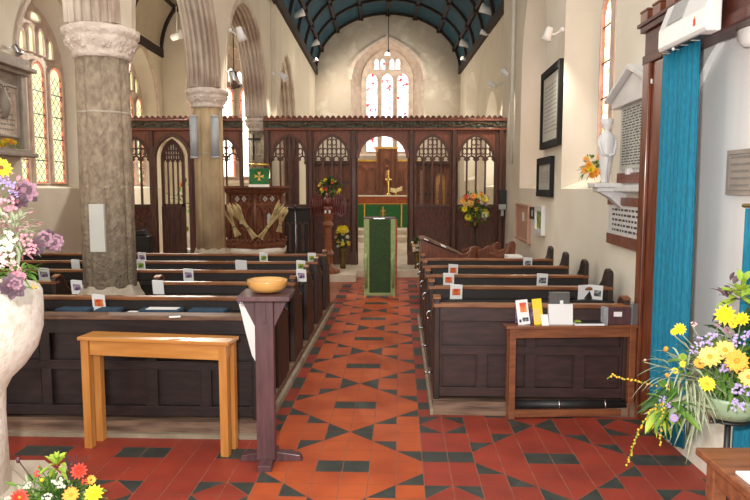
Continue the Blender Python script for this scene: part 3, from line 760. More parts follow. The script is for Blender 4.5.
# white paper hung behind the stand, on the pew end
pa = onY(243, 303, 4.12); m = MB(); m.M = T(pa.x-.01, 4.0, 0)
pts = [(.0, 0, .92), (.075, 0, .92), (.11, .0, .80), (.125, 0, .64), (.12, 0, .50), (.085, 0, .56), (.05, 0, .70), (.02, 0, .84)]
m.prism([(x+.0, y, z) for x, y, z in pts], (0, .004, 0))
t = tag(m.build('paper_notice', 'paper', loc=(pa.x, 4.0, .7)), 'curling white notice with purple writing hung behind the bowl stand', 'notice')
m = MB()
for k in range(4): m.box(.008+k*.013, .017+k*.013, -.002, -.0005, .885-.7, .908-.7)
m.M = Matrix.Identity(4); g = m.build('writing', 'print_purple', t); g.location = (-.01, 0, 0)

# ------------------------------------------------------------------ narrow table (right) with leaflets
a = onZ(511, 419.5, 0); b_ = onZ(630.5, 417.5, 0); ang = math.atan2(b_.y-a.y, b_.x-a.x)
t = thing('narrow_table', 'narrow brown frame table with low stretcher before the rearmost right pew', 'table', (a.x-.02, a.y, 0), ang)
W = (b_-a).length + .04; H = .655; D = .088
m = MB(); m.box(-.025, W+.01, -.012, D, H-.02, H); m.build('table_top', 'table_brown', t, bevel=.003)
m = MB(); m.box(.045, W-.045, 0, .022, H-.085, H-.0205); m.box(.045, W-.045, D-.03, D-.01, H-.085, H-.0205); m.build('apron', 'table_brown', t, bevel=.002)
m = MB(); m.box(.045, W-.045, 0, .03, .012, .062); m.build('stretcher', 'table_brown', t, bevel=.003)
for x in (0, W-.045):
    for y in (-.005, D-.035):
        m = MB(); m.box(x, x+.045, y, y+.045, 0, H-.0205); m.build('leg', 'table_brown', t, bevel=.003)
TY = a.y + .05; TZ = H + .001
def tb(px): return onY(px, 320, TY).x
# black heater tube behind the stretcher
m = MB(); x0, x1 = tb(515), tb(632); m.lathe([(.032, 0), (.032, x1-x0-.02)], 14); h = m.build('pipe_heater', 'black_metal')
h.rotation_euler = (0, R(90), 0); h.location = (x0, a.y+.07, .085); tag(h, 'black tubular heater under the narrow brown table', 'heater')
for x in (x0+.32, x0+.64):
    m = MB(); m.lathe([(.035, -.006), (.035, .006)], 14); g = m.build('bracket', 'chrome', h); g.location = (0, 0, x-x0)
def flat_item(name, label, cat, px0, px1, py0, tilt, mat, art=None, th=.004, y=TY, zb=TZ, group=None):
    x0, x1 = tb(px0), tb(px1); h = onY(px0, py0, y).z - zb
    t = thing(name, label, cat, ((x0+x1)/2, y, zb), 0, group); w = x1-x0
    m = MB(); m.M = Matrix.Rotation(R(tilt), 4, 'X') ; m.box(-w/2, w/2, 0, th, 0, h); m.build('sheet', mat, t)
    if art:
        for (u0, u1, v0, v1, am, nm) in art:
            g = MB(); g.M = Matrix.Rotation(R(tilt), 4, 'X'); g.box(-w/2+w*u0, -w/2+w*u1, -.0015, .0, h*v0, h*v1); g.build(nm, am, t)
    return t, w, h
def rack(px0, px1, px2, label, y):
    x0, x1 = tb(px0), tb(px1)
    t = thing('leaflet_holder', label, 'holder', ((x0+x1)/2, y+.055, TZ)); w = x1-x0
    m = MB(); m.M = Matrix.Rotation(R(-10), 4, 'X'); m.box(-w/2, w/2, 0, .003, 0, .115); 
    pts = [(-w/2, 0, .115)] + [(-w/2*math.cos(R(k*15)), 0, .115 + w/2*math.sin(R(k*15))) for k in range(1, 12)] + [(w/2, 0, .115)]
    m.prism(pts, (0, .003, 0)); m.box(-w/2, w/2, -.03, 0, 0, .003)
    m.build('back_plate', 'print_purple', t)
    return t
rack(517, 528, 0, 'small purple round-topped holder behind the red-pictured leaflet', TY)
rack(532, 543, 0, 'small purple round-topped holder behind the yellow leaflet', TY)
t, w, h = flat_item('leaflet', 'tilted white leaflet with a red and gold picture on the narrow table', 'leaflet', 518.5, 530.5, 300, -12, 'paper', [(.3, .85, .50, .88, 'print_red', 'picture'), (.12, .3, .10, .22, 'ink', 'printing'), (.4, .9, .12, .28, 'print_dark', 'printing')])
t.rotation_euler = (0, R(-6), 0)
t, w, h = flat_item('leaflet', 'bright yellow leaflet on the narrow table', 'leaflet', 534.5, 544, 299, -10, 'print_yellow', [(.1, .7, .1, .6, 'petal_peach', 'printing')])
t.rotation_euler = (0, R(-5), 0)
t, w, h = flat_item('leaflet', 'small folded white slip at foot of the yellow leaflet', 'leaflet', 541, 548, 314, -30, 'paper', y=TY-.03)
t, w, h = flat_item('document_box', 'dark smoky document box with a small light spot, on the narrow table', 'box', 551, 571.5, 292.5, 0, 'smoke_plastic', [(.52, .68, .62, .74, 'paper', 'sticker')], y=TY+.055, th=.03)
t, w, h = flat_item('leaflet_stack', 'blank white leaflet stack in front of the smoky box', 'leaflets', 549, 573, 304.5, -6, 'paper', th=.03, y=TY)
m = MB(); x0, x1 = tb(574), tb(603); m.box(x0, x1, TY-.035, TY+.06, TZ, TZ+.012); m.mat = 1; m.box(x0+.01, x1-.01, TY-.02, TY+.05, TZ+.012, TZ+.018); m.mat = 2; m.box(x0+.01, x0+.05, TY+.0, TY+.05, TZ+.018, TZ+.024)
tag(m.build('letter_tray', ['white_plastic', 'slot_dark', 'leaf_bright'], loc=(x0, TY, TZ)), 'flat white tray with a black mat on the narrow table', 'tray')
m = MB(); x0, x1 = tb(602), tb(606.5); m.box(x0, x1, TY-.03, TY+.03, TZ, TZ+.125)
tag(m.build('plastic_holder', 'clear_plastic', loc=(x0, TY, TZ)), 'tall clear plastic holder left of the dark collection box', 'holder')
x0, x1 = tb(608), tb(631); t = thing('collection_box', 'dark brown box with a white label at wall end of the narrow table', 'box', (x0, TY+.01, TZ))
m = MB(); w = x1-x0; m.box(0, w, 0, .08, 0, .118); m.build('case', 'stand_wood', t, bevel=.003)
m = MB(); m.box(w*.26, w*.62, -.002, 0, .055, .088); m.build('label_card', 'paper', t)
x0, x1 = tb(632), tb(637.5); m = MB(); m.box(x0, x1, TY, TY+.07, TZ, TZ+.145); m.mat = 1; m.box(x0-.003, x0, TY-.003, TY+.07, TZ, TZ+.145)
tag(m.build('plastic_rack', ['smoke_plastic', 'clear_plastic'], loc=(x0, TY, TZ)), 'tall dark plastic rack right of the labelled box', 'holder')
# ------------------------------------------------------------------ carved screens
YS = 12.60
def XS(px, Y=YS): return (px-379.5)*Y/FPX
def ZS(py, Y=YS, px=380): return onY(px, py, Y).z
Z_TOP, Z_COR, Z_APEX, Z_SPR, Z_DADO = ZS(117), ZS(130.5), ZS(134.5), ZS(158), ZS(207)
ZB = .12
def tracery(parent, x0, x1, y, zd, zs, za, lights=4, mat='screen_wood', ww=.030):
    """open tracery: mullions, cusped light heads, little upper lights"""
    c = (x0+x1)/2; a = (x1-x0)/2; h = za-zs
    m = MB(); w = 2*a/lights
    for k in range(1, lights):
        x = c-a+w*k; m.bar([(x, y, zd), (x, y, zs + arch_z(a, h, x-c))], ww, .06, (0, 1, 0))
    m.build('mullion', mat, parent)
    m = MB()
    m.bar([(c+x, y, zs+z) for x, z in arch(a-.012, h-.012, 10)], .050, .10, (0, 1, 0))
    zl = zs - .07
    for k in range(lights):
        xc = c-a+w*(k+.5); hw = w/2
        # ogee-ish head with cusps
        m.bar([(xc+x, y, zl+z) for x, z in arch(hw, hw*1.25, 5)], .030, .045, (0, 1, 0))
        for s_ in (-1, 1):
            m.bar([(xc+s_*hw, y, zl+.012), (xc+s_*hw*.45, y, zl+hw*.45), (xc+s_*hw*.62, y, zl+hw*.95)], .024, .035, (0, 1, 0))
        ztop = zs + arch_z(a, h, xc-c)
        zz = zl + hw*1.25
        if ztop-zz > .05:
            m.bar([(xc, y, zz), (xc, y, ztop)], .026, .04, (0, 1, 0))
    # upper sub-lights
    hw = w/4
    for k in range(lights*2):
        xc = c-a+w*(k+.5)/2; ztop = zs + arch_z(a, h, xc-c)
        for zc in (zs + .12, zs + .29):
            if ztop - zc > .10:
                m.bar([(xc+x, y, zc+z) for x, z in arch(hw, hw*1.6, 3)], .022, .035, (0, 1, 0))
                m.bar([(xc-hw, y, zc-.02), (xc, y, zc-.055), (xc+hw, y, zc-.02)], .020, .03, (0, 1, 0))
    m.build('tracery', mat, parent)
def dado(parent, x0, x1, y, z0, z1, n=4):
    m = MB(); m.box(x0, x1, y+.0, y+.03, z0, z1); m.build('dado_panel', 'screen_wood', parent)
    m = MB(); m.box(x0, x1, y-.04, y+.04, z1-.0, z1+.05); m.box(x0, x1, y-.03, y+.03, z0, z0+.10); m.box(x0, x1, y-.025, y, z1-.27, z1-.245)
    w = (x1-x0)/n
    for k in range(1, n): m.box(x0+w*k-.02, x0+w*k+.02, y-.02, y, z0+.1, z1-.26)
    m.build('dado_rail', 'screen_wood', parent)
    m = MB()
    for k in range(n):
        xc = x0+w*(k+.5)
        m.bar([(xc-w*.48, y-.012, z1-.02), (xc, y-.012, z1-.22), (xc+w*.48, y-.012, z1-.02)], .022, .026, (0, 1, 0))
        m.bar([(xc-w*.48, y-.010, z1-.23), (xc, y-.010, z1-.04), (xc+w*.48, y-.010, z1-.23)], .018, .022, (0, 1, 0))
        m.bar([(xc+x, y-.01, z1-.36+z) for x, z in arch(w*.42, w*.45, 4)], .02, .024, (0, 1, 0))
    m.build('dado_carving', 'screen_carved', parent)
def cornice(t, x0, x1, y):
    m = MB(); m.box(x0, x1, y-.09, y+.09, Z_COR-.0, Z_COR+.045); m.box(x0, x1, y-.12, y+.12, Z_TOP-.085, Z_TOP-.045); m.build('cornice', 'screen_red', t, bevel=.008)
    m = MB(); m.box(x0, x1, y-.075, y+.075, Z_COR+.045, Z_TOP-.085); 
    n = int((x1-x0)/.12); zc = (Z_COR+Z_TOP-.04)/2
    m.smooth = True
    for k in range(n):
        x = x0 + .06 + (x1-x0-.12)*k/(n-1); m.ball((x, y-.080, zc + .03*math.sin(k*1.1)), .038 if k % 3 else .05, 5, sy=.5)
    m.build('carved_band', 'screen_green', t)
    m = MB(); pts = [(x0+.03+(x1-x0-.06)*k/60, y-.10, zc + .035*math.sin(k*.62)) for k in range(61)]; m.tube(pts, .012, 6); m.build('vine_trail', 'worn_wood', t)
    m = MB(); m.box(x0, x1, y-.03, y+.03, Z_TOP-.045, Z_TOP-.015); k = x0+.05
    while k < x1-.02:
        m.prism([(k-.05, y-.02, Z_TOP-.02), (k-.03, y-.02, Z_TOP+.015), (k, y-.02, Z_TOP+.035), (k+.03, y-.02, Z_TOP+.015), (k+.05, y-.02, Z_TOP-.02)], (0, .04, 0)); k += .105
    m.build('cresting', 'screen_carved', t)
bays = [(272, 307.5), (314.5, 350), (358, 407.5), (414.5, 449.5), (457, 493.5)]
X0, X1 = XS(266), XS(505)
t = thing('rood_screen', 'long dark carved wooden screen with five arched bays across the chancel', 'screen', (0, 0, 0))
ops = []
for k, (a, b) in enumerate(bays):
    xa, xb = XS(a), XS(b); zd = ZB if k == 2 else Z_DADO + .02
    ops.append(((xa+xb)/2, (xb-xa)/2, zd, Z_SPR, Z_APEX-Z_SPR))
m = MB(); pierced(m, lambda u, d, z: (u, YS + d, z), X0, X1, Z_DADO+.02, Z_COR, [(c, a, Z_DADO+.02 if k != 2 else Z_DADO+.02, s_, h) for k, (c, a, q, s_, h) in enumerate(ops)],
                  [(c, a, Z_DADO+.02, s_, h) for c, a, q, s_, h in ops], .05, 12)
m.build('arched_boarding', 'screen_red', t)
for k, (a, b) in enumerate(bays):
    xa, xb = XS(a), XS(b)
    if k != 2:
        tracery(t, xa, xb, YS+.02, Z_DADO, Z_SPR, Z_APEX); dado(t, xa-.01, xb+.01, YS, ZB, Z_DADO)
    else:
        m = MB(); c = (xa+xb)/2
        m.bar([(c+x, YS-.01, Z_SPR+z) for x, z in arch((xb-xa)/2, Z_APEX-Z_SPR, 12)], .06, .12, (0, 1, 0)); m.build('door_arch', 'screen_red', t)
for a, b in ((265, 272), (307.5, 314.5), (350, 358), (407.5, 414.5), (449.5, 457), (493.5, 505)):
    m = MB(); xa, xb = XS(a), XS(b); c = (xa+xb)/2
    m.box(xa, xb, YS-.02, YS+.07, ZB, Z_COR); m.box(c-.035, c+.035, YS-.07, YS-.02, ZB, Z_COR); m.box(c-.06, c+.06, YS-.085, YS-.02, ZB, ZB+.25)
    m.tube([(c-.06, YS-.03, ZB+.2), (c-.06, YS-.03, Z_SPR)], .018, 6); m.tube([(c+.06, YS-.03, ZB+.2), (c+.06, YS-.03, Z_SPR)], .018, 6)
    m.build('post', 'screen_wood', t, bevel=.006)
cornice(t, X0-.02, X1+.0, YS+.02)
# aisle screen
t = thing('parclose_screen', 'dark carved wooden screen with arched doorway across the left aisle', 'screen', (0, 0, 0))
XA, XB = -5.28, XS(243.5)
ab = [(-4.98, XS(123)+.0), (XS(124), XS(151)), (XS(155.5), XS(192)), (XS(199), XS(217.5)), (XS(222), XS(240.5))]
ab = [(-5.20, XS(121)), (XS(124), XS(151)), (XS(155.5), XS(192)), (XS(214), XS(240.5))]
m = MB(); o2 = [((a+b)/2, (b-a)/2, Z_DADO+.02, Z_SPR, (Z_APEX-Z_SPR)*(.9 if b-a < .55 else 1)) for a, b in ab]
pierced(m, lambda u, d, z: (u, YS+d, z), XA, XB, Z_DADO+.02, Z_COR, o2, o2, .05, 12); m.build('arched_boarding', 'screen_red', t)
for k, (a, b) in enumerate(ab):
    if k != 2:
        tracery(t, a, b, YS+.02, Z_DADO, Z_SPR, o2[k][3]+o2[k][4], 2 if k == 3 else (3 if k == 1 else 2)); dado(t, a-.02, b+.02, YS, .05, Z_DADO, 3)
    else:
        m = MB(); c = (a+b)/2; m.bar([(a, YS-.01, .05)] + [(c+x, YS-.01, Z_SPR+z) for x, z in arch((b-a)/2, Z_APEX-Z_SPR, 12)] + [(b, YS-.01, .05)], .07, .12, (0, 1, 0)); m.build('door_arch', 'screen_wood', t)
for a, b in ((XA, ab[0][0]), (ab[0][1], ab[1][0]), (ab[1][1], ab[2][0]), (ab[2][1], ab[3][0]), (ab[3][1], XB)):
    m = MB(); m.box(a, b, YS-.05, YS+.08, .05, Z_COR); m.build('post', 'screen_wood', t, bevel=.006)
cornice(t, XA, XB, YS+.02)
# half-open door leaf with its own tracery
lx0, lx1 = XS(158), XS(181); yl = YS+.28
lf = MB(); za = Z_SPR+.34; c = (lx0+lx1)/2; hw = (lx1-lx0)/2
lf.bar([(lx0+.02, yl, Z_DADO)] + [(c+x, yl, Z_SPR+z) for x, z in arch(hw-.02, .36, 8)] + [(lx1-.02, yl, Z_DADO)], .05, .06, (0, 1, 0))
lf.box(lx0, lx1, yl-.03, yl+.03, Z_DADO-.02, Z_DADO+.05); lf.box(lx0, lx1, yl-.015, yl+.02, .07, Z_DADO)
for k in range(5): x = lx0+(lx1-lx0)*k/4; lf.box(x-.015, x+.015, yl-.028, yl, .07, Z_DADO)
o = lf.build('door_leaf', 'screen_wood', t); tracery(o, lx0+.03, lx1-.03, yl, Z_DADO, Z_SPR, Z_SPR+.34, 4, ww=.02)

# ------------------------------------------------------------------ pulpit
PY = 10.55
pc = onY(256, 200, PY); PX = pc.x
zt, zb = onY(256, 186, PY).z, onY(256, 245, PY).z
t = thing('pulpit', 'carved six-sided wooden pulpit with openwork tracery on a pale stone foot', 'pulpit', (PX, PY, 0))
rot = R(30) + R(8); n = 6; rp = .50
def hexpt(r, k): a = rot + k*math.pi/3; return Vector((math.cos(a)*r, math.sin(a)*r, 0))
m = MB(); m.lathe([(.46, zb+.02), (.46, zt-.04)], 6, rot=rot, smooth=False); m.build('drum', 'pulpit_wood', t)
m = MB(); m.lathe([(.49, zt-.13), (.53, zt-.10), (.55, zt-.05), (.62, zt-.035), (.62, zt-.0)], 6, rot=rot, smooth=False); m.build('cornice', 'pulpit_wood', t)
m = MB(); m.lathe([(.52, zb-.02), (.54, zb+.02), (.54, zb+.07), (.49, zb+.12)], 6, rot=rot, smooth=False)
for k in range(6):
    a, b = hexpt(.53, k), hexpt(.53, k+1)
    for q in range(6): p = a.lerp(b, (q+.5)/6); m.ball((p.x, p.y, zb+.10), .028, 5)
m.build('base_moulding', 'pulpit_wood', t)
for k in range(6):
    p = hexpt(.475, k); m = MB(); m.tube([(p.x, p.y, zb+.05), (p.x, p.y, zt-.08)], .032, 8); m.build('corner_shaft', 'pulpit_wood', t)
    a, b = hexpt(.475, k), hexpt(.475, k+1); nn = ((a+b)/2).normalized(); d = (b-a)
    if nn.y > .3: continue
    g = MB(); hh = zt-zb-.2
    P_ = lambda u, z: a + d*u + Vector((0, 0, zb+.12+z*hh))
    for u in (.33, .66): g.bar([P_(u, 0), P_(u, .62)], .022, .03, nn)
    for q in range(3):
        uc = .17+.33*q
        g.bar([P_(uc-.16, .50), P_(uc-.10, .62), P_(uc, .70), P_(uc+.10, .62), P_(uc+.16, .50)], .022, .03, nn)
        g.bar([P_(uc-.15, .1), P_(uc-.15, .16), P_(uc, .24), P_(uc+.15, .16), P_(uc+.15, .1)], .018, .03, nn)
    for uc in (.25, .5, .75):
        g.bar([P_(uc+.10*math.cos(w_*math.pi/4), .84+.09*math.sin(w_*math.pi/4)) for w_ in range(8)], .018, .03, nn, closed=True)
    g.bar([P_(.05, .73), P_(.95, .73)], .03, .03, nn)
    g.build('tracery_panel', 'screen_red', t)
    w_ = MB()
    for uc in (.36, .62):
        for dx, dz in ((-.05, 0), (.05, 0), (0, .035), (0, -.035)): w_.prism([P_(uc+dx-.032, .84+dz), P_(uc+dx, .84+dz-.03), P_(uc+dx+.032, .84+dz), P_(uc+dx, .84+dz+.03)], nn*.018)
    for uc in (.5,):
        w_.prism([P_(uc-.07, .32), P_(uc+.07, .32), P_(uc+.07, .50), P_(uc, .55), P_(uc-.07, .50)], nn*.015)
    w_.build('pale_inlay', 'marble_grey', t)
m = MB(); m.lathe([(.20, 0), (.22, zb-.34), (.36, zb-.22), (.47, zb-.10), (.48, zb-.02)], 24); m.build('stone_foot', 'cloth_white', t)
m = MB(); m.box(-.1, .62, .18, .5, zb-.25, zb-.16); m.build('step', 'step_stone', t) if False else None
# pulpit fall on its book rest, reading light
fx0, fx1 = onY(249, 180, PY-.62).x, onY(268.5, 180, PY-.62).x; fz0, fz1 = onY(258, 184.5, PY-.62).z, onY(258, 168, PY-.62).z
t = thing('pulpit_fall', 'green cloth with gold cross over the pulpit book rest', 'cloth', ((fx0+fx1)/2, PY-.60, fz0-.0))
w = fx1-fx0; h = fz1-fz0
m = MB(); m.M = Matrix.Rotation(R(-12), 4, 'X'); m.box(-w/2, w/2, -.006, .006, 0, h); m.build('cloth_panel', 'cloth_green', t)
m = MB(); m.M = Matrix.Rotation(R(-12), 4, 'X'); m.box(-w/2-.01, w/2+.01, -.010, .002, -.04, .0); m.build('fringe', 'cloth_white', t)
m = MB(); m.M = Matrix.Rotation(R(-12), 4, 'X')
for k in range(4):
    a = k*math.pi/2; m.prism([(.0+math.cos(a)*.0, -.012, h*.5), (math.cos(a+.35)*.08, -.012, h*.5+math.sin(a+.35)*.08), (math.cos(a)*.06, -.012, h*.5+math.sin(a)*.06), (math.cos(a-.35)*.08, -.012, h*.5+math.sin(a-.35)*.08)], (0, .006, 0))
m.build('gold_cross', 'gold_trim', t)
m = MB(); m.box(-w/2, w/2, .02, .26, -.06, -.03); m.prism([(-w/2, .02, -.03), (-w/2, .26, -.03), (-w/2, .20, h*.9)], (w, 0, 0)); m.build('book_rest', 'pulpit_wood', t)
t = thing('reading_lamp', 'slim brass strip lamp above the green pulpit cloth', 'lamp', ((fx0+fx1)/2, PY-.5, fz1+.02))
m = MB(); m.tube([(-w/2-.01, -.10, .03), (w/2+.01, -.10, .03)], .018, 8); m.build('lamp_tube', 'brass', t)
m = MB(); m.tube([(w/2, -.10, .02), (w/2, .05, -.02), (w/2, .12, -h-.05)], .008, 6); m.tube([(-w/2, -.10, .02), (-w/2, .05, -.02), (-w/2, .12, -h-.05)], .008, 6); m.build('lamp_arm', 'brass', t)
# wheat sheaves tied to the pulpit
def sheaf(pa, pb, label, y=PY-.60):
    a, b = onY(pa[0], pa[1], y), onY(pb[0], pb[1], y-.02)
    t = thing('wheat_sheaf', label, 'sheaf', tuple(a), 0, 'wheat sheaves tied round the pulpit')
    d = b-a; L_ = d.length; d.normalize(); s_ = d.cross(Vector((0, 1, 0))).normalized(); m = MB(); e = MB(); rr = random.Random(int(pa[0]))
    for k in range(26):
        o1 = s_*rr.uniform(-.05, .05) + Vector((0, rr.uniform(-.03, .02), 0)); o2 = s_*rr.uniform(-.02, .02); o3 = s_*rr.uniform(-.09, .09) + Vector((0, rr.uniform(-.05, .01), 0))
        L2 = L_*rr.uniform(.86, 1.02)
        m.tube([o1, d*L_*.35+o2, d*L2*.8+o3*.8], .0055, 4, caps=False)
        q = d*L2+o3; m.smooth = True
        e.tube([d*L2*.78+o3*.78, d*L2*.88+o3*.9, q], [.006, .014, .003], 5)
    m.build('stalks', 'straw', t); e.build('ears', 'straw', t)
    c = MB(); c.tube([d*L_*.30 + (s_*math.cos(x)+Vector((0, 1, 0))*math.sin(x))*.030 for x in [k*math.pi/4 for k in range(9)]], .006, 5); c.build('tie', 'cloth_green', t)
sheaf((255, 238), (232, 205), 'golden wheat sheaf fanning up to the left on the pulpit front')
sheaf((260, 238), (284, 204), 'golden wheat sheaf fanning up to the right on the pulpit front')
sheaf((238, 236), (225, 205), 'golden wheat sheaf half hidden by the gold column', PY-.48)
sheaf((279, 232), (283, 208), 'thin upright wheat sheaf at the right edge of the pulpit', PY-.36)

# crucifix and column speakers
p = onY(254, 160, 12.72); t = thing('crucifix', 'dark wooden crucifix on the pale column behind the pulpit', 'crucifix', tuple(p))
zt2 = onY(254, 134, 12.72).z - p.z
m = MB(); m.box(-.014, .014, 0, .02, 0, zt2); m.box(-.13, .13, 0, .02, zt2*.78, zt2*.84); m.build('cross', 'pew_wood', t)
m = MB(); m.tube([(0, -.01, zt2*.22), (.0, -.012, zt2*.5), (0, -.014, zt2*.72)], [.01, .016, .018], 6); m.ball((0, -.016, zt2*.78), .018, 6); m.tube([(0, -.01, zt2*.71), (-.10, -.01, zt2*.82)], .007, 5); m.tube([(0, -.01, zt2*.71), (.10, -.01, zt2*.82)], .007, 5)
m.build('figure', 'pew_wood', t)
for px, dx, lb in ((194.5, -1, 'silver tube speaker on the left of the gold column'), (215.5, 1, 'silver tube speaker on the front of the gold column')):
    y = 8.84; p = onY(px, 158, y); q = onY(px-1.5*0, 116, y)
    t = thing('tube_speaker', lb, 'speaker', tuple(p), 0, 'silver tube speakers on the gold column')
    L_ = q.z-p.z; m = MB(); m.lathe([(.052, 0), (.052, L_)], 18); m.build('case', 'silver_paint', t)
    m = MB(); m.lathe([(.054, -.006), (.054, .02)], 18); m.lathe([(.054, L_-.02), (.054, L_+.006)], 18); m.build('end_cap', 'grey_plastic', t)
    m = MB(); m.box(-.015, .015, .04, .13, L_*.25, L_*.3); m.box(-.015, .015, .04, .13, L_*.7, L_*.75); m.build('bracket', 'grey_plastic', t)
# slate tablet on the nearest column
p0, p1 = onY(91, 252, 5.455), onY(104, 204, 5.455)
m = MB(); m.box(p0.x, p1.x, 5.44, 5.475, p0.z, p1.z); tag(m.build('wall_tablet', 'marble_grey', bevel=.004, loc=((p0.x+p1.x)/2, 5.455, p0.z)), 'tall pale slate tablet on the nearest column', 'tablet')

# ------------------------------------------------------------------ green draped lectern in the aisle
a = onZ(366, 296.5, 0); YL = a.y
x0, x1 = onY(363.5, 250, YL).x, onY(397.5, 250, YL).x; zt, zb = onY(380, 219, YL).z, onY(380, 294.5, YL).z
t = thing('draped_lectern', 'tall lectern hung with green cloth standing in the aisle', 'lectern', ((x0+x1)/2, YL, 0)); w = x1-x0
m = MB(); m.box(-w*.33, w*.30, -.022, -.012, zb+.02, zt-.01)
m.build('green_panel', 'cloth_deep', t)
m = MB(); m.box(-w/2+.01, -w*.33, -.028, -.008, zb, zt); m.box(w*.30, w/2-.035, -.028, -.008, zb, zt); m.box(-w/2+.01, w/2-.035, -.026, -.008, zb-.01, zb+.03); m.build('pale_border', 'cloth_palegreen', t)
for x in (-w*.42, w*.37): 
    m = MB(); m.tube([(x, -.032, (zt+zb)/2+.05), (x-.01, -.04, (zt+zb)/2-.02), (x, -.03, zb+.1)], [.02, .03, .018], 8); m.build('tassel', 'cloth_palegreen', t)
m = MB(); m.box(w/2-.032, w/2-.005, -.015, .02, zb, zt); m.build('side_board', 'cloth_orange', t)
m = MB(); m.box(-w/2+.0, w/2-.03, -.03, .30, zt, zt+.02); m.build('desk_top', 'stand_wood', t)
m = MB(); m.box(-w*.2, w*.12, -.036, -.028, zt+.002, zt+.016); m.build('metal_strip', 'chrome', t)
for x in (-w/2+.02, w/2-.05):
    m = MB(); m.box(x-.01, x+.01, -.01, .01, 0, zt); m.box(x-.01, x+.01, -.06, .30, 0, .02); m.build('leg', 'brass', t)

# ------------------------------------------------------------------ eagle lectern
YE = 11.30; p = onY(328, 215, YE); EX = p.x
t = thing('eagle_lectern', 'dark red-brown carved eagle lectern with spread wings on a turned pedestal', 'lectern', (EX, YE, .12))
z0 = onY(328, 213, YE).z - .12; z1 = onY(328, 196, YE).z - .12
m = MB(); m.lathe([(.20, 0), (.20, .06), (.13, .10), (.08, .16), (.075, .30), (.10, .34), (.07, .40), (.065, z0-.25), (.10, z0-.2), (.06, z0-.14), (.09, z0-.06), (.10, z0)], 8, smooth=False); m.build('pedestal', 'table_brown', t)
m = MB(); m.ball((0, 0, z0+.05), .10, 8); m.build('orb', 'eagle_wood', t)
m = MB(); m.tube([(0, .04, z0+.05), (0, .0, z0+.16), (0, -.03, z1-.06), (0, -.05, z1+.0)], [.06, .09, .075, .03], 10); m.ball((0, -.06, z1+.01), .045, 8); m.tube([(0, -.09, z1+.01), (0, -.15, z1-.03)], [.02, .004], 6); m.build('body', 'eagle_wood', t)
for s_ in (-1, 1):
    m = MB(); A = [(0.03, .0, z0+.22), (.10, .0, z1-.01), (.20, .02, z1+.03), (.28, .04, z1-.01), (.32, .05, z0+.14), (.29, .05, z0-.02), (.22, .04, z0-.07), (.15, .03, z0-.02), (.08, .02, z0+.05)]
    m.prism([(s_*x, y, z) for x, y, z in A], (0, .05, 0))
    for k in range(6):
        m.tube([(s_*(.07+.038*k), -.005+.008*k, z1-.05), (s_*(.08+.038*k), .01+.006*k, z0-.03+.02*abs(k-4))], [.016, .009], 5)
    m.build('wing', 'eagle_wood', t)
m = MB(); m.box(-.05, -.02, -.10, .02, z0-.0, z0+.05); m.box(.02, .05, -.10, .02, z0, z0+.05); m.build('claw', 'marble', t)
m = MB(); m.tube([(-.31-.05, .1, -.12+.05), (-.31-.05, .1, z0-.05)], .008, 6)

y = 12.05; p0, p1 = onY(284, 250, y), onY(309.5, 250, y); zt_ = onY(296, 207.5, y).z
t = thing('prayer_desk', 'near-black panelled prayer desk between the pulpit and the eagle lectern', 'desk', (p0.x, y, .12)); w = p1.x-p0.x
m = MB(); m.box(0, w, 0, .04, 0, zt_-.15); m.build('front_panel', 'pew_wood', t)
m = MB(); m.box(-.02, w+.02, -.04, .30, zt_-.15, zt_-.12); m.build('desk_top', 'pew_wood', t, bevel=.006)
m = MB()
for k in range(4): m.bar([(w*(k+.1)/4, -.01, .3)] + [(w*(k+.5)/4+x, -.01, zt_-.45+z) for x, z in arch(w*.1, w*.13, 4)] + [(w*(k+.9)/4, -.01, .3)], .018, .02, (0, 1, 0))
m.build('blind_arch', 'screen_wood', t)
# small microphone stand near the pulpit
p = onY(296, 258, 11.1); m = MB(); zt_ = onY(296, 210, 11.1).z
t = thing('microphone_stand', 'thin silver microphone stand between pulpit and eagle lectern', 'stand', (p.x, 11.1, 0))
m.tube([(0, 0, .02), (0, 0, zt_)], .010, 6); m.build('pole', 'chrome', t); m = MB(); m.lathe([(.14, 0), (.14, .015), (.02, .03)], 16); m.build('base', 'black_metal', t)
m = MB(); m.tube([(0, 0, zt_), (0, -.05, zt_+.08)], [.012, .018], 6); m.build('microphone', 'black_metal', t)

# ------------------------------------------------------------------ chancel furniture
def panelled(name, label, x0, x1, y, z0, z1, nx, nz, cat='panelling', mat='chancel_wood', arched=False):
    t = thing(name, label, cat, ((x0+x1)/2, y, z0)); w = x1-x0; h = z1-z0
    m = MB(); m.box(-w/2, w/2, 0, .04, 0, h); m.build('board', mat, t)
    m = MB()
    for k in range(nx+1): x = -w/2+w*k/nx; m.box(max(-w/2, x-.03), min(w/2, x+.03), -.025, 0, 0, h)
    for k in range(nz+1): z = h*k/nz; m.box(-w/2, w/2, -.022, 0, max(0, z-.03), min(h, z+.03))
    m.build('framing', 'screen_wood', t)
    m = MB(); m.box(-w/2-.03, w/2+.03, -.06, .08, h, h+.07); m.build('cornice', 'screen_wood', t)
    return t
panelled('choir_panelling', 'brown panelled choir stall back seen through the second screen bay', -1.62, -.62, 14.6, .12, 2.10, 4, 5)
panelled('choir_panelling', 'dark choir panelling behind the leftmost screen bay', -2.02, -1.74, 14.2, .12, 2.85, 2, 4, mat='screen_wood')
t = panelled('carved_panelling', 'brown panelling with a golden arched panel behind the fourth screen bay', .82, 1.66, 14.8, .12, 2.10, 3, 3)
m = MB(); m.prism([(.02, -.03, .95), (.22, -.03, .95)] + [(.12-x, -.03, 1.62+z) for x, z in arch(.10, .14, 5)], (0, .03, 0)); m.build('arched_panel', 'bowl_wood', t)
m = MB(); m.box(-.34, -.25, -.035, 0, .9, 1.85); m.build('pale_post', 'rail_wood', t)
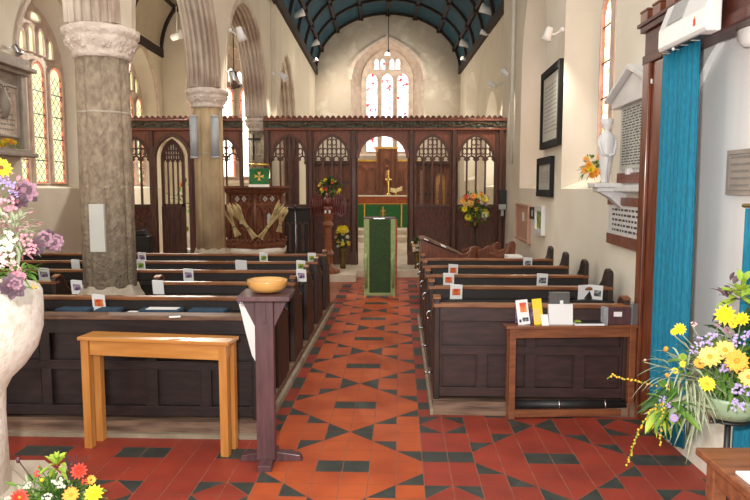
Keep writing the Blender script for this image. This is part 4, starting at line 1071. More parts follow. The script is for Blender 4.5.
m = MB(); m.bar([(.0, -.04, .95)] + [(.12+x, -.04, 1.62+z) for x, z in arch(.12, .17, 5)] + [(.24, -.04, .95)], .03, .03, (0, 1, 0)); m.tube([(.12, -.05, 1.05), (.12, -.06, 1.35), (.12, -.05, 1.60)], [.04, .05, .02], 8); m.build('panel_carving', 'rail_wood', t)
# altar
YA = 19.6
x0, x1 = onY(360, 200, YA).x, onY(406, 200, YA).x; zt = onY(385, 195.5, YA).z; zm = onY(385, 203.5, YA).z
t = thing('altar', 'altar with orange frontlet and green gold-embroidered frontal', 'altar', ((x0+x1)/2, YA, .40)); w = (x1-x0)+.3; h = zt-.40
m = MB(); m.box(-w/2, w/2, 0, .75, 0, h-.03); m.build('body', 'cloth_green', t)
m = MB(); m.box(-w/2-.03, w/2+.03, -.02, .78, h-.03, h); m.build('fair_linen', 'cloth_white', t)
m = MB(); m.box(-w/2, w/2, -.018, 0, zm-.40, h-.03); m.build('frontlet', 'cloth_orange', t)
m = MB(); m.box(-w/2, w/2, -.024, -.004, zm-.42, zm-.40)
for x in (-w*.33, w*.33): m.box(x-.02, x+.02, -.012, 0, .02, zm-.42)
m.build('gold_fringe', 'gold_trim', t)
m = MB(); cz = zm-.40-.27
m.box(-.018, .018, -.014, 0, cz-.12, cz+.18); m.box(-.07, .07, -.014, 0, cz+.04, cz+.07)
for k in range(9): a = R(20+17.5*k); m.prism([(math.cos(a-.05)*.05, -.010, cz-.1+math.sin(a-.05)*.05), (math.cos(a)*.24, -.010, cz-.1+math.sin(a)*.24), (math.cos(a+.05)*.05, -.010, cz-.1+math.sin(a+.05)*.05)], (0, .008, 0))
m.build('embroidery', 'gold_trim', t)
# book stand and cross
p = onY(396, 195, YA+.2); t = thing('altar_book_stand', 'pale gold open book on a stand on the altar', 'book stand', (p.x, YA+.2, zt+.001))
m = MB(); m.prism([(-.17, 0, .10), (-.02, -.05, .08), (.19, 0, .15), (.19, .03, .20), (0, .0, .12), (-.17, .03, .15)], (0, .10, .08)); m.build('book', 'straw', t)
m = MB(); m.tube([(0, .05, 0), (0, .05, .12)], .025, 8); m.lathe([(.07, 0), (.06, .015)], 10, c=(0, .05, 0)); m.build('stem', 'brass', t)
p = onY(388.5, 194, YA+.55); zc = onY(388.5, 170, YA+.55).z
t = thing('altar_cross', 'tall slender brass cross standing on the altar', 'cross', (p.x, YA+.55, zt+.001)); hc = zc-zt
m = MB(); m.box(-.018, .018, -.01, .01, .08, hc); m.box(-.10, .10, -.01, .01, hc*.60, hc*.66); m.build('cross', 'brass', t)
m = MB(); m.lathe([(.09, 0), (.08, .03), (.03, .06), (.02, .09)], 10); m.build('base', 'brass', t)
# reredos
YR = 21.0
def RX(px): return onY(px, 170, YR).x
def RZ(py): return onY(385, py, YR).z
t = thing('reredos', 'carved brown wooden reredos with gilded edges behind the altar', 'reredos', (0, YR, 0))
m = MB(); m.box(RX(352), RX(419), 0, .08, .40, RZ(160)); m.box(RX(376), RX(397.5), -.05, .08, .40, RZ(148)); m.build('board', 'altar_wood', t)
m = MB(); m.box(RX(352), RX(376), -.05, .1, RZ(161.5), RZ(159.5)); m.box(RX(397.5), RX(419), -.05, .1, RZ(161.5), RZ(159.5)); m.box(RX(375.5), RX(398), -.10, .1, RZ(149), RZ(147)); m.box(RX(376.5), RX(378), -.06, -.05, RZ(162), RZ(149))
m.build('gilded_edge', 'gold_trim', t)
for xa, xb in ((354, 366), (367, 376), (398, 403), (404, 418)):
    m = MB(); c = (RX(xa)+RX(xb))/2; a = (RX(xb)-RX(xa))/2-.03; m.bar([(c-a, -.02, RZ(190))] + [(c+x, -.02, RZ(172)+z) for x, z in arch(a, a*1.2, 5)] + [(c+a, -.02, RZ(190))], .04, .05, (0, 1, 0)); m.build('blind_arch', 'chancel_wood', t)
m = MB(); c = RX(387)
for s_ in (-1, 1): m.box(c+s_*.17-.025, c+s_*.17+.025, -.12, -.05, .9, RZ(150)); m.box(c+s_*.30-.02, c+s_*.30+.02, -.10, -.05, .9, RZ(152))
m.bar([(c-.17, -.09, RZ(170))] + [(c+x, -.09, RZ(168)+z) for x, z in arch(.17, .3, 6)] + [(c+.17, -.09, RZ(170))], .04, .05, (0, 1, 0)); m.build('niche', 'chancel_wood', t)
m = MB(); m.tube([(c, -.12, RZ(186)), (c, -.12, RZ(178)), (c, -.12, RZ(170))], [.07, .10, .04], 8); m.ball((c, -.12, RZ(167)), .055, 6); m.build('carved_figure', 'altar_wood', t)
# hanging sanctuary cord
p0 = onY(388.5, 16, 20.6); p1 = onY(388.5, 50, 20.6)
m = MB(); m.tube([(p0.x, 20.6, 7.0), (p0.x, 20.6, p1.z)], .014, 6); m.ball((p0.x, 20.6, p1.z-.03), .04, 6)
tag(m.build('lamp_cable', 'cable_black', loc=(p0.x, 20.6, 6)), 'long dark cord hanging from the blue roof before the east window', 'cord')

# ------------------------------------------------------------------ choir desk and benches right of the aisle
a = onY(421, 262, 8.95); b = onY(461, 262, 8.95)
t = thing('reading_desk', 'brown panelled reading desk with sloping top beyond the right pews', 'desk', (a.x, 8.95, 0))
w = b.x-a.x; z1 = onY(422, 238.5, 8.95).z; z2 = onY(461, 254, 8.95).z
m = MB(); m.prism([(0, 0, 0), (w, 0, 0), (w, 0, z2-.02), (.03, 0, z1-.03), (0, 0, z1-.03)], (0, .45, 0)); m.build('side_panel', 'frame_wood', t)
m = MB(); m.prism([(-.02, -.03, z1-.03), (.06, -.03, z1-.02), (w+.01, -.03, z2-.02), (w+.01, -.03, z2+.0), (.06, -.03, z1+.01), (-.02, -.03, z1)], (0, .52, 0)); m.build('sloping_top', 'worn_wood', t)
m = MB(); m.box(.05, w*.45, -.015, 0, .2, z2-.12); m.box(w*.55, w-.03, -.015, 0, .2, z2-.12); m.build('panel', 'frame_wood', t, bevel=.006)
for pa, pb in ((424, 428), (441, 446)):
    q0, q1 = onY(pa, 240, 8.93), onY(pb, 240, 8.93); k0 = (q0.x-a.x)/w; k1 = (q1.x-a.x)/w
    za, zc = z1+(z2-z1)*k0, z1+(z2-z1)*k1
    m = MB(); m.prism([(q0.x, 8.90, za+.006), (q1.x, 8.90, zc+.006), (q1.x, 8.90, zc+.022), (q0.x, 8.90, za+.022)], (0, .2, 0))
    tag(m.build('service_book', 'paper', loc=q0), 'small white service book at the %s of the sloping desk top' % ('upper end' if pa == 424 else 'middle'), 'book')
for k, (px0, px1, y, zh, lb) in enumerate([(446, 476, 9.55, 246, 'red-brown carved bench end behind the reading desk'), (462, 500, 10.2, 242, 'red-brown bench end with scrolled arm in the middle of the choir benches'), (478, 515, 9.4, 241, 'rightmost red-brown bench end with curling top by the right wall')]):
    p0, p1 = onY(px0, 262, y), onY(px1, 262, y); zt_ = onY(px0, zh, y).z; w = p1.x-p0.x
    t = thing('choir_bench', lb, 'bench', (p0.x, y, 0), 0, 'red-brown choir benches beyond the right pews')
    m = MB(); H_ = zt_
    prof = [(0, 0), (w, 0), (w, H_*.78), (w*1.02, H_*.94), (w*.97, H_*1.0), (w*.86, H_*.98), (w*.80, H_*.93), (w*.70, H_*.86), (w*.56, H_*.84), (w*.42, H_*.90), (w*.28, H_*.92), (w*.12, H_*.86), (0, H_*.84)]
    m.prism([(x, 0, z) for x, z in prof], (0, .06, 0)); m.build('bench_end', 'frame_wood', t, bevel=.01)
    m = MB(); m.box(w*.05, w*.6, .06, .55, .40, .44); m.build('seat', 'frame_dark', t)
    m = MB(); m.prism([(w*.88, .06, .4), (w*.97, .06, .4), (w*.99, .06, H_*.9), (w*.94, .06, H_*.9)], (0, .5, 0)); m.build('backrest', 'frame_dark', t)
    m = MB(); m.bar([(w*.86, -.01, H_*.93), (w*.74, -.01, H_*.78), (w*.56, -.01, H_*.74), (w*.30, -.01, H_*.80)], .03, .03, (0, 1, 0)); m.build('moulding', 'table_brown', t)
m = MB(); p0, p1 = onY(506, 258, 8.6), onY(521, 258, 8.6); zt_ = onY(510, 255, 8.6).z; m.box(p0.x, p1.x, 8.5, 8.72, 0.0, zt_); 
tag(m.build('radiator', 'white_plastic', bevel=.006, loc=(p0.x, 8.6, 0)), 'white radiator against the right wall beyond the pews', 'radiator')
# ------------------------------------------------------------------ things on the south wall
def yS(px, out=0.0):
    Y = 6.0
    for _ in range(30): Y = FPX*(southX(Y)-out)/(px-379.5)
    return Y
def on_south(name, label, cat, pxa, pxb, ya, yb, group=None):
    """a thing hung on the south wall between picture columns pxa < pxb; ya/yb top and bottom rows read at its middle"""
    Y1, Y0 = yS(pxa), yS(pxb); Ym = (Y0+Y1)/2; pm = (pxa+pxb)/2
    zt, zb = onY(pm, ya, Ym).z, onY(pm, yb, Ym).z
    t = empty(name); t.matrix_world = SX(southX(Ym)-.002, Ym, zb) @ Matrix.Rotation(-.055, 4, 'Z')
    tag(t, label, cat, group); return t, (Y1-Y0), zt-zb
def inscription(parent, w0, w1, z0, z1, rows, y, mat='ink', seed=1, hgt=.5, name='inscription'):
    rr = random.Random(seed); m = MB(); dz = (z1-z0)/rows
    for k in range(rows):
        z = z1 - dz*(k+.75); x = w0 + rr.uniform(0, .03)*(w1-w0); xe = w1 - rr.uniform(0, .12)*(w1-w0)
        while x < xe:
            l = rr.uniform(.03, .09)*(w1-w0)*1.2; l = min(l, xe-x)
            m.box(x, x+l, y-.0015, y, z, z+dz*hgt); x += l + .034*(w1-w0)
    return m.build(name, mat, parent)
def board(name, label, cat, pxa, pxb, ya, yb, frame_m, inner_m, fw=.06, lines=0, group=None, th=.05):
    t, w, h = on_south(name, label, cat, pxa, pxb, ya, yb, group)
    m = MB(); m.bar([(-w/2+fw/2, -th/2, fw/2), (w/2-fw/2, -th/2, fw/2), (w/2-fw/2, -th/2, h-fw/2), (-w/2+fw/2, -th/2, h-fw/2)], fw, th, (0, 1, 0), closed=True); m.build('frame', frame_m, t)
    m = MB(); m.box(-w/2+fw*.9, w/2-fw*.9, -th*.5, -.002, fw*.9, h-fw*.9); m.build('panel', inner_m, t)
    if lines: inscription(t, -w/2+fw*1.8, w/2-fw*1.8, fw*1.8, h-fw*1.8, lines, -th*.5, 'ink_grey', hgt=.28)
    return t, w, h
board('roll_board', 'upper black-framed pale board high between the two right windows', 'board', 541, 560, 66, 148.5, 'cable_black', 'marble_grey', .11, 12)
board('roll_board', 'lower black-framed grey board between the right windows, just above the sill line', 'board', 538.5, 553.5, 157, 197, 'cable_black', 'marble_grey', .10, 9)
t, w, h = board('notice_board', 'pink cork notice board below the far right window', 'board', 518, 531, 204, 241, 'board_pink', 'board_pink', .04)
m = MB(); m.box(-.02, .16, -.03, -.025, h*.55, h*.78); m.build('pinned_sheet', 'paper', t)
board('picture_frame', 'tiny black-framed picture between notice board and green picture', 'picture', 532.5, 536.5, 207, 219, 'black_metal', 'paper', .04)
t, w, h = board('framed_picture', 'white-framed picture with green and gold landscape right of the notice board', 'picture', 537.5, 545.5, 205, 235, 'white_plastic', 'print_green', .09)
# urn-topped monument and its lower tablet
t, w, h = on_south('wall_monument', 'large grey inscribed monument with sloping white pediment beside the brown doorframe', 'monument', 621, 664, 84, 194)
m = MB(); m.box(-w/2, w/2, -.03, 0, 0, h*.84); m.build('backing_slab', 'marble', t, bevel=.004)
m = MB(); m.box(-w/2+.07, w/2, -.05, -.03, h*.24, h*.84); m.build('tablet', 'marble_grey', t)
inscription(t, -w/2+.11, w/2-.03, h*.27, h*.82, 21, -.051, 'ink', 5, .42)
m = MB(); m.box(-w/2+.02, w/2, -.055, -.03, h*.10, h*.20); m.build('red_marble_band', 'marble_red', t)
m = MB(); m.box(-w/2-.02, w/2+.02, -.10, 0, h*.02, h*.08); m.box(-w/2+.3, -w/2+.36, -.08, -.03, h*.18, h*.24); m.build('ledge', 'marble', t, bevel=.006)
m = MB(); m.prism([(-w/2-.05, 0, h*.84), (w/2+.05, 0, h*.84), (w/2+.05, 0, h*.90), (.02, 0, h*1.12), (-w/2-.05, 0, h*.90)], (0, -.10, 0)); m.prism([(-w/2-.08, 0, h*.90), (.02, 0, h*1.13), (w/2+.08, 0, h*.90), (w/2+.08, 0, h*.94), (.02, 0, h*1.18), (-w/2-.08, 0, h*.94)], (0, -.15, 0)); m.build('pediment', 'marble', t, bevel=.006)
t, w, h = on_south('memorial_tablet', 'low white memorial tablet with red marble bands under the large monument', 'tablet', 611.5, 655, 200, 243)
m = MB(); m.box(-w/2, w/2, -.03, 0, 0, h); m.build('tablet', 'marble', t)
m = MB(); m.box(-w/2-.01, w/2+.01, -.04, -.0, h*.86, h*1.05); m.box(-w/2-.01, w/2+.01, -.04, 0, -.04, h*.14); m.build('red_band', 'marble_red', t)
inscription(t, -w/2+.10, w/2-.10, h*.20, h*.82, 5, -.031, 'ink', 9, .42)
# marble urn figure on its bracket
UX, UY = 1.86, 5.42; p = onY(605, 183, UY)
pt = onY(605, 119, UY).z; H_ = pt - p.z
t = thing('marble_urn', 'slender white marble urn-shaped figure on a wall bracket by the right window', 'statue', (p.x, UY, p.z))
m = MB(); m.lathe([(.030, 0), (.032, .01), (.038, H_*.12), (.052, H_*.35), (.066, H_*.58), (.068, H_*.68), (.052, H_*.76), (.026, H_*.80), (.024, H_*.83), (.044, H_*.90), (.052, H_*.99), (.046, H_)], 20); m.build('body', 'marble', t)
m = MB()
for s_ in (-1, 1): m.tube([(s_*.050, -.02, H_*.74), (s_*.066, -.03, H_*.60), (s_*.045, -.055, H_*.45), (0, -.060, H_*.42)], [.014, .015, .011, .010], 8)
m.tube([(0, -.055, H_*.42), (-.012, -.045, H_*.2), (0, -.035, .01)], .010, 6); m.build('carved_drapery', 'marble', t)
t = thing('wall_bracket', 'pale moulded stone bracket under the marble urn figure', 'bracket', (p.x, UY, p.z-.001))
m = MB(); m.box(-.11, southX(UY)-p.x+.01, -.09, .09, -.035, 0); m.box(-.08, southX(UY)-p.x+.01, -.07, .07, -.07, -.035)
m.prism([(-.06, -.05, -.07), (southX(UY)-p.x+.01, -.05, -.07), (southX(UY)-p.x+.01, -.05, -.24), (.03, -.05, -.12)], (0, .10, 0)); m.build('corbel', 'marble', t, bevel=.006)
# spotlights
def spot(loc, aim, label, group=None, white=True, s=1.0):
    t = thing('spotlight', label, 'spotlight', tuple(loc), 0, group)
    d = Vector(aim).normalized(); q = d.to_track_quat('Z', 'Y').to_matrix().to_4x4()
    m = MB(q); m.lathe([(.035*s, -.10*s), (.05*s, -.09*s), (.055*s, .0), (.075*s, .10*s), (.068*s, .10*s), (.05*s, .03*s)], 16); m.build('housing', 'white_plastic' if white else 'chrome', t)
    m = MB(q); m.lathe([(.052*s, .035*s), (.052*s, .04*s)], 14); m.build('lens', 'lamp_face', t)
    return t
def bracket(t, v):
    m = MB(); m.tube([(0, 0, 0), tuple(Vector(v)*.5 + Vector((0, 0, -.03))), v], .012, 6); m.ball(v, .028, 6); m.build('bracket', 'white_plastic', t)
SP = []
for (px, py, side, s) in ((299, 14, 'L', 1.5), (314.5, 43, 'L', 1.6), (315, 60, 'L', .9), (486.5, 10, 'R', 1.7), (484, 33, 'R', 1.0), (465, 44, 'R', 1.7), (464, 59, 'R', 1.0)):
    X = -1.90 if side == 'L' else 2.44
    p = onX(px, py, X)
    lb = {299: 'white spotlight highest on the left eave of the blue roof', 314.5: 'white spotlight lower on the left eave of the blue roof', 315: 'small white lamp at the far left corner of the blue roof', 486.5: 'large white spotlight highest on the right eave of the blue roof',
          484: 'small white lamp just below the highest right spotlight', 465: 'white spotlight near the far right corner of the blue roof', 464: 'small white lamp at the far right corner of the blue roof'}[px]
    t = spot(p, (.9 if side == 'L' else -.9, -.1, .35), lb, 'lamps along the chancel eaves', s=s*.85); bracket(t, (-.10 if side == 'L' else .10, 0, -.02)); SP.append(p)
for px, py, X, aim, lb, s, v in ((240.5, 34, -1.95, (.3, .1, -1), 'white bell-shaped lamp on the arcade wall left of the tall pointed arch', 1.6, (-.14, 0, .05)),
                                 (282.5, 76, -1.85, (.8, -.2, -.7), 'white lamp on the wall left of the small pointed arch', 1.6, (-.18, 0, .05)),
                                 (492.5, 85, 2.35, (-.6, .5, .5), 'white lamp above the lit arch right of the chancel', 1.5, (.20, 0, .03)),
                                 (548, 34, 1.93, (-.3, .1, -1), 'white bell-shaped lamp high between the two right windows', 1.3, (.16, 0, .05))):
    p = onX(px, py, X); t = spot(p, aim, lb, None, s=s*.6); bracket(t, v); SP.append(p)
p = onX(505.5, 73, 2.22); t = spot(p, (-.5, .5, .6), 'white lamp beside the vertical pipe on the right wall', s=.9); bracket(t, (.17, 0, 0)); SP.append(p)
p = onY(177, 36, 14.0); t = spot(Vector((p.x, p.y, p.z)), (.9, -.3, .3), 'white lamp beneath the left aisle ceiling ribs', s=1.3); m = MB(); m.tube([(0, 0, 0), (.0, .0, .6)], .01, 6); m.build('drop_rod', 'white_plastic', t); SP.append(p)
p = onX(17, 50, -5.16); t = spot(p, (.5, .3, -1), 'tiny chrome lamp on the left wall above the monument', white=False, s=.8); bracket(t, (-.13, 0, .04)); SP.append(p)
p = onX(234, 79, -2.6); t = spot(p, (.2, .4, -1), 'dull metal lamp hanging in the arch before the aisle east window', white=False, s=1.5); m = MB(); m.tube([(0, 0, 0), (0, 0, .9)], .01, 6); m.build('drop_rod', 'black_metal', t)
# downpipe on the right wall
X = southX(12.2)-.05; y_ = FPX*X/(511.5-379.5); X = southX(y_)-.05
m = MB(); m.tube([(X, y_, 2.0), (X, y_, 5.4)], .035, 10); tag(m.build('wall_pipe', 'cloth_white', loc=(X, y_, 2.0)), 'vertical cream pipe on the right wall just past the screen end', 'pipe')
# speaker by the screen
p0, p1 = onY(499.5, 216, 12.40), onY(506.5, 190, 12.40)
t = thing('wall_speaker', 'small dark and grey loudspeaker at the right end of the long screen', 'speaker', (p0.x, 12.38, p0.z)); w = p1.x-p0.x; h = p1.z-p0.z
m = MB(); m.box(0, w, 0, .10, h*.35, h); m.build('case', 'slot_dark', t, bevel=.005)
m = MB(); m.box(-.02, w*.9, -.03, .08, h*.25, h*.45); m.box(w*.2, w*.6, -.01, .06, 0, h*.25); m.build('mount', 'radiator_grey', t, bevel=.005)

# ------------------------------------------------------------------ doorframe, curtains, heater on the right
FX = 1.80
t = thing('doorframe', 'tall brown wooden doorframe with battlemented beam on the right wall', 'doorframe', (FX, 4.4, 0))
rel = lambda x, y, z: (x-FX, y-4.4, z)
def rb(m, x0, x1, y0, y1, z0, z1): m.box(x0-FX, x1-FX, y0-4.4, y1-4.4, z0, z1)
m = MB(); rb(m, 1.80, 1.945, 4.20, 4.56, 0, 2.42); rb(m, 1.775, 1.80, 4.46, 4.56, 0, 2.42); rb(m, 1.785, 1.80, 4.20, 4.25, 0, 2.42); m.build('jamb', 'frame_wood', t, bevel=.006)
m = MB(); rb(m, 1.80, 1.945, 2.70, 2.84, 0, 2.42); m.build('jamb', 'frame_wood', t, bevel=.006)
m = MB(); rb(m, 1.80, 1.945, 2.70, 4.60, 2.42, 2.66); rb(m, 1.785, 1.80, 2.70, 4.60, 2.42, 2.48); rb(m, 1.775, 1.945, 2.70, 4.63, 2.635, 2.675); rb(m, 1.762, 1.945, 2.70, 4.66, 2.675, 2.70); m.build('beam', 'frame_dark', t, bevel=.004)
m = MB(); y = 4.62
while y > 2.7:
    rb(m, 1.77, 1.92, y-.12, y, 2.70, 2.765); rb(m, 1.765, 1.93, y-.125, y+.005, 2.765, 2.78); y -= .20
m.build('battlement', 'frame_wood', t, bevel=.004)
def curtain(name, label, y0, y1, z0, z1, x, n, amp):
    t = thing(name, label, 'curtain', (x, (y0+y1)/2, z1))
    m = MB(); m.smooth = True; N_ = n*8; rows = 7; rr = random.Random(3); ph = [rr.uniform(-.6, .6) for _ in range(N_+1)]
    g = []
    for r_ in range(rows+1):
        f = r_/rows; row = []
        for k in range(N_+1):
            s_ = k/N_; a = amp*(.45+.55*f)*(math.sin(2*math.pi*n*s_ + .35*math.sin(f*3+s_*4)) + .35*math.sin(2*math.pi*n*1.7*s_ + f))
            row.append(m.V((a, (y0-(y0+y1)/2) + (y1-y0)*s_*(1-.03*f), -(z1-z0)*f)))
        g.append(row)
    for r_ in range(rows):
        for k in range(N_): m.Fc([g[r_][k], g[r_][k+1], g[r_+1][k+1], g[r_+1][k]])
    m.build('cloth', 'curtain_blue', t, solid=.006)
    m = MB(); m.tube([(0, (y0-y1)/2-.03, .012), (0, (y1-y0)/2+.03, .012)], .011, 8); m.build('curtain_rail', 'brass', t)
curtain('curtain', 'wide bright turquoise curtain hanging beside the brown doorframe', 3.71, 4.15, .09, 2.40, 1.745, 8, .024)
curtain('curtain', 'second turquoise curtain at the right picture edge behind the flowers', 2.86, 3.14, .09, 1.50, 1.74, 4, .020)
# warm-air heater over the door
ha, hb = onX(657.5, 53, 1.675), onX(705, 30, 1.675); hz = (ha.z+hb.z)/2; hm = (ha.y+hb.y)/2; hl = (ha.y-hb.y)/2
t = thing('air_heater', 'white box air heater with a red mark mounted over the curtain', 'heater', (1.695, hm, hz))
HA = [(0, -.0), (.16, .0), (.16, .30), (.06, .30), (-.02, .12), (-.02, .03)]
y0, y1 = 3.4-hl, 3.4+hl
m = MB(); m.prism([(-.02, y0-3.4, .02), (-.01, y0-3.4, 0), (.065, y0-3.4, 0), (.065, y0-3.4, .26), (.03, y0-3.4, .26), (-.02, y0-3.4, .12)], (0, y1-y0, 0)); m.build('case', 'white_plastic', t, bevel=.008)
m = MB(); m.prism([(-.019, -.02, .13), (.026, -.02, .25), (.023, -.02, .252), (-.022, -.02, .132)], (0, .20, 0)); m.build('grey_plate', 'grey_plastic', t)
m = MB(); m.box(.0, .058, y0-3.4+.10, y1-3.4-.08, -.006, .0);  m.build('outlet_grille', 'slot_dark', t)
m = MB()
for k in range(4): m.box(.005, .052, y0-3.4+.2+.12*k, y0-3.4+.21+.12*k, -.010, -.006)
m.build('grille_slat', 'grey_plastic', t)
m = MB(); m.box(-.023, -.019, -.18, -.16, .055, .085); m.prism([(-.022, -.185, .05), (-.022, -.155, .05), (-.022, -.17, .10)], (.003, 0, 0)); m.build('red_mark', 'print_red', t)
m = MB(); m.ball((.0, .12, -.012), .010, 6); m.build('screw', 'white_plastic', t)
# round lamp and plaque on the white porch wall
p = onX(749, 30, 1.925); m = MB(); m.M = T(p.x, p.y, p.z) @ Matrix.Rotation(R(-90), 4, 'Y'); m.lathe([(.085, -.02), (.085, .01), (.07, .03), (.02, .04)], 22)
tag(m.build('bulkhead_lamp', 'white_plastic', loc=p), 'round white bulkhead lamp on the porch wall at top right', 'lamp')
p0, p1 = onX(727, 172, 1.96), onX(757, 172, 1.96); zt, zb = onX(735, 150, 1.96).z, onX(735, 195, 1.96).z
t = thing('wall_plaque', 'pale pinkish engraved plaque on the white porch wall', 'plaque', (1.985, p0.y, zb)); w = p0.y-p1.y; h = zt-zb
m = MB(SX(0, 0, 0)); m.box(0, w, -.03, 0, 0, h); m.build('plate', 'marble_plaque' if 'marble_plaque' in MATS else 'monument_stone', t)
m = MB(SX(0, 0, 0)); m.bar([(.025, -.031, .025), (w-.025, -.031, .025), (w-.025, -.031, h-.025), (.025, -.031, h-.025)], .006, .004, (0, 1, 0), closed=True); m.build('engraved_border', 'ink_grey', t)
m = MB(SX(0, 0, 0))
inscr = inscription(t, .05, w-.04, h*.15, h*.92, 5, -.031, 'ink_grey', 4, .35); inscr.rotation_euler = (0, 0, R(-90))

# ------------------------------------------------------------------ monument on the north wall
t = empty('wall_monument'); t.matrix_world = NX(-5.3, 9.22, 2.03); tag(t, 'carved stone wall monument with heavy cornice on the left wall by the window', 'monument')
w = 1.05; h = 1.16
m = MB(); m.box(-w/2, w/2, -.10, 0, .08, h); m.build('backing', 'monument_stone', t)
m = MB(); m.box(-w/2+.18, w/2-.2, -.115, -.10, .30, h-.2); m.build('panel', 'capital_stone', t)
m = MB(); m.bar([(-w/2+.17, -.12, .28), (w/2-.19, -.12, .28), (w/2-.19, -.12, h-.18), (-w/2+.17, -.12, h-.18)], .05, .05, (0, 1, 0), closed=True); m.box(w/2-.14, w/2-.02, -.17, -.10, .10, h); m.box(-w/2+.02, -w/2+.12, -.17, -.10, .10, h); m.build('frame', 'monument_stone', t, bevel=.006)
m = MB(); m.box(-w/2-.06, w/2+.08, -.26, 0, 0, .06); m.box(-w/2, w/2+.02, -.2, 0, .06, .11); m.build('ledge', 'monument_stone', t, bevel=.01)
m = MB(); m.box(-w/2-.03, w/2+.05, -.20, 0, h, h+.06); m.box(-w/2-.08, w/2+.11, -.28, 0, h+.06, h+.12); m.box(-w/2-.04, w/2+.05, -.2, 0, h+.12, h+.24); m.build('cornice', 'monument_stone', t, bevel=.012)
m = MB(); c = -.02
for k in range(14): a = k*2*math.pi/14; m.ball((c+math.cos(a)*.14, -.12, h*.66+math.sin(a)*.2), .035, 5)
m.tube([(c, -.12, h*.45), (c, -.14, h*.6), (c, -.12, h*.8)], [.05, .09, .04], 8); m.build('relief', 'monument_stone', t)
inscription(t, -w/2+.25, w/2-.27, .34, .62, 4, -.116, 'ink_grey', 12, .35)

# ------------------------------------------------------------------ font
FC = Vector((-1.965, 2.9, 0))
t = thing('font', 'massive pale granite font bowl on a stem, at the left picture edge', 'font', tuple(FC))
rim = onY(40, 286, 2.9).z - .015
m = MB(); prof = [(.24, .20), (.235, .55), (.24, .66), (.27, .72), (.33, .78), (.385, .86), (.412, .95), (.418, 1.05), (.416, rim-.03), (.405, rim-.008), (.385, rim), (.30, rim), (.28, rim-.03), (.26, rim-.15), (.02, rim-.18)]
m.lathe(prof, 56, fn=lambda a, z: 1 + .006*math.sin(3*a+z*9)); m.build('bowl', 'font_stone', t)
m = MB(); m.lathe([(.52, 0), (.52, .14), (.50, .16), (.34, .16), (.30, .20), (.02, .20)], 8, smooth=False, rot=R(22.5)); m.build('plinth', 'step_stone', t)

# ------------------------------------------------------------------ flowers
def basis(nrm):
    n = Vector(nrm).normalized(); return n.to_track_quat('Z', 'Y').to_matrix().to_4x4()
def flower(parent, loc, nrm, r, kind, petal, centre='centre_gold', label=None, rr=rnd):
    m = MB(T(*loc) @ basis(nrm))
    if kind == 'daisy':
        n = 13
        for lay in range(2):
            for k in range(n):
                a = 2*math.pi*(k + .5*lay)/n + rr.uniform(-.08, .08); d = Vector((math.cos(a), math.sin(a), .22 + .25*lay))
                m.leaf(d*r*.12, d, r*(1-.12*lay)*rr.uniform(.88, 1.02), r*.40, .12)
        m.mat = 1; m.ball((0, 0, r*.10), r*.24, 6, sz=.6)
    elif kind == 'pom':
        for lay in range(4):
            n = 12 - lay*2
            for k in range(n):
                a = 2*math.pi*k/n + lay*.4; e = .15 + lay*.42; d = Vector((math.cos(a), math.sin(a), e)).normalized()
                m.leaf(d*r*.1, d, r*(1-.13*lay), r*.42, .05)
        m.mat = 1; m.ball((0, 0, r*.25), r*.18, 5)
    elif kind == 'cluster':
        for k in range(16):
            v = Vector((rr.uniform(-1, 1), rr.uniform(-1, 1), rr.uniform(0, .8)))*r*.8
            for q in range(5):
                a = 2*math.pi*q/5; d = Vector((math.cos(a), math.sin(a), .3)); m.leaf(v, d, r*.24, r*.20, .0)
            m.mat = 1; m.ball(v, r*.05, 4); m.mat = 0
    elif kind == 'bud':
        m.smooth = True; m.lathe([(r*.2, -r), (r*.5, -r*.4), (r*.45, r*.4), (r*.05, r)], 8); m.mat = 1; m.lathe([(r*.22, -r*1.2), (r*.4, -r*.7), (r*.1, -r*.5)], 6)
    elif kind == 'rosette':
        for k in range(20):
            a = k*2.4; e = k/20; d = Vector((math.cos(a), math.sin(a), .9-.8*e)).normalized(); m.mat = 0 if k % 3 else 1
            m.leaf(Vector((math.cos(a), math.sin(a), 0))*r*.55*e**.7 + Vector((0, 0, r*.3*(1-e))), d, r*.55, r*.55, .2)
    o = m.build('flower', [petal, centre], parent)
    if label: o['label'] = label
    return o
def foliage(parent, c, rx, ry, rz, n, mat, ln=.09, w=.03, name='foliage', up=.3, seed=1, droop=.3, sub=None):
    rr = random.Random(seed); m = MB()
    for k in range(n):
        d = Vector((rr.gauss(0, 1), rr.gauss(0, 1), rr.gauss(0, 1)+up)).normalized(); s_ = rr.uniform(.15, 1)
        p = Vector(c) + Vector((d.x*rx, d.y*ry, d.z*rz))*s_
        m.leaf(p, d + Vector((rr.uniform(-.5, .5), rr.uniform(-.5, .5), rr.uniform(-.3, .4))), ln*rr.uniform(.6, 1.2), w*rr.uniform(.7, 1.2), droop, n=Vector((rr.uniform(-.4, .4), rr.uniform(-.4, .4), 1)))
    return m.build(name, mat, parent)
def stems(parent, base, tips, mat='leaf', r=.0025):
    m = MB()
    for tp in tips:
        b = Vector(base); tp = Vector(tp); mid = b.lerp(tp, .5) + Vector((0, 0, .03)); m.tube([b, mid, tp], r, 4, caps=False)
    return m.build('stems', mat, parent)
def toCam(p): return (CAM - Vector(p)).normalized()
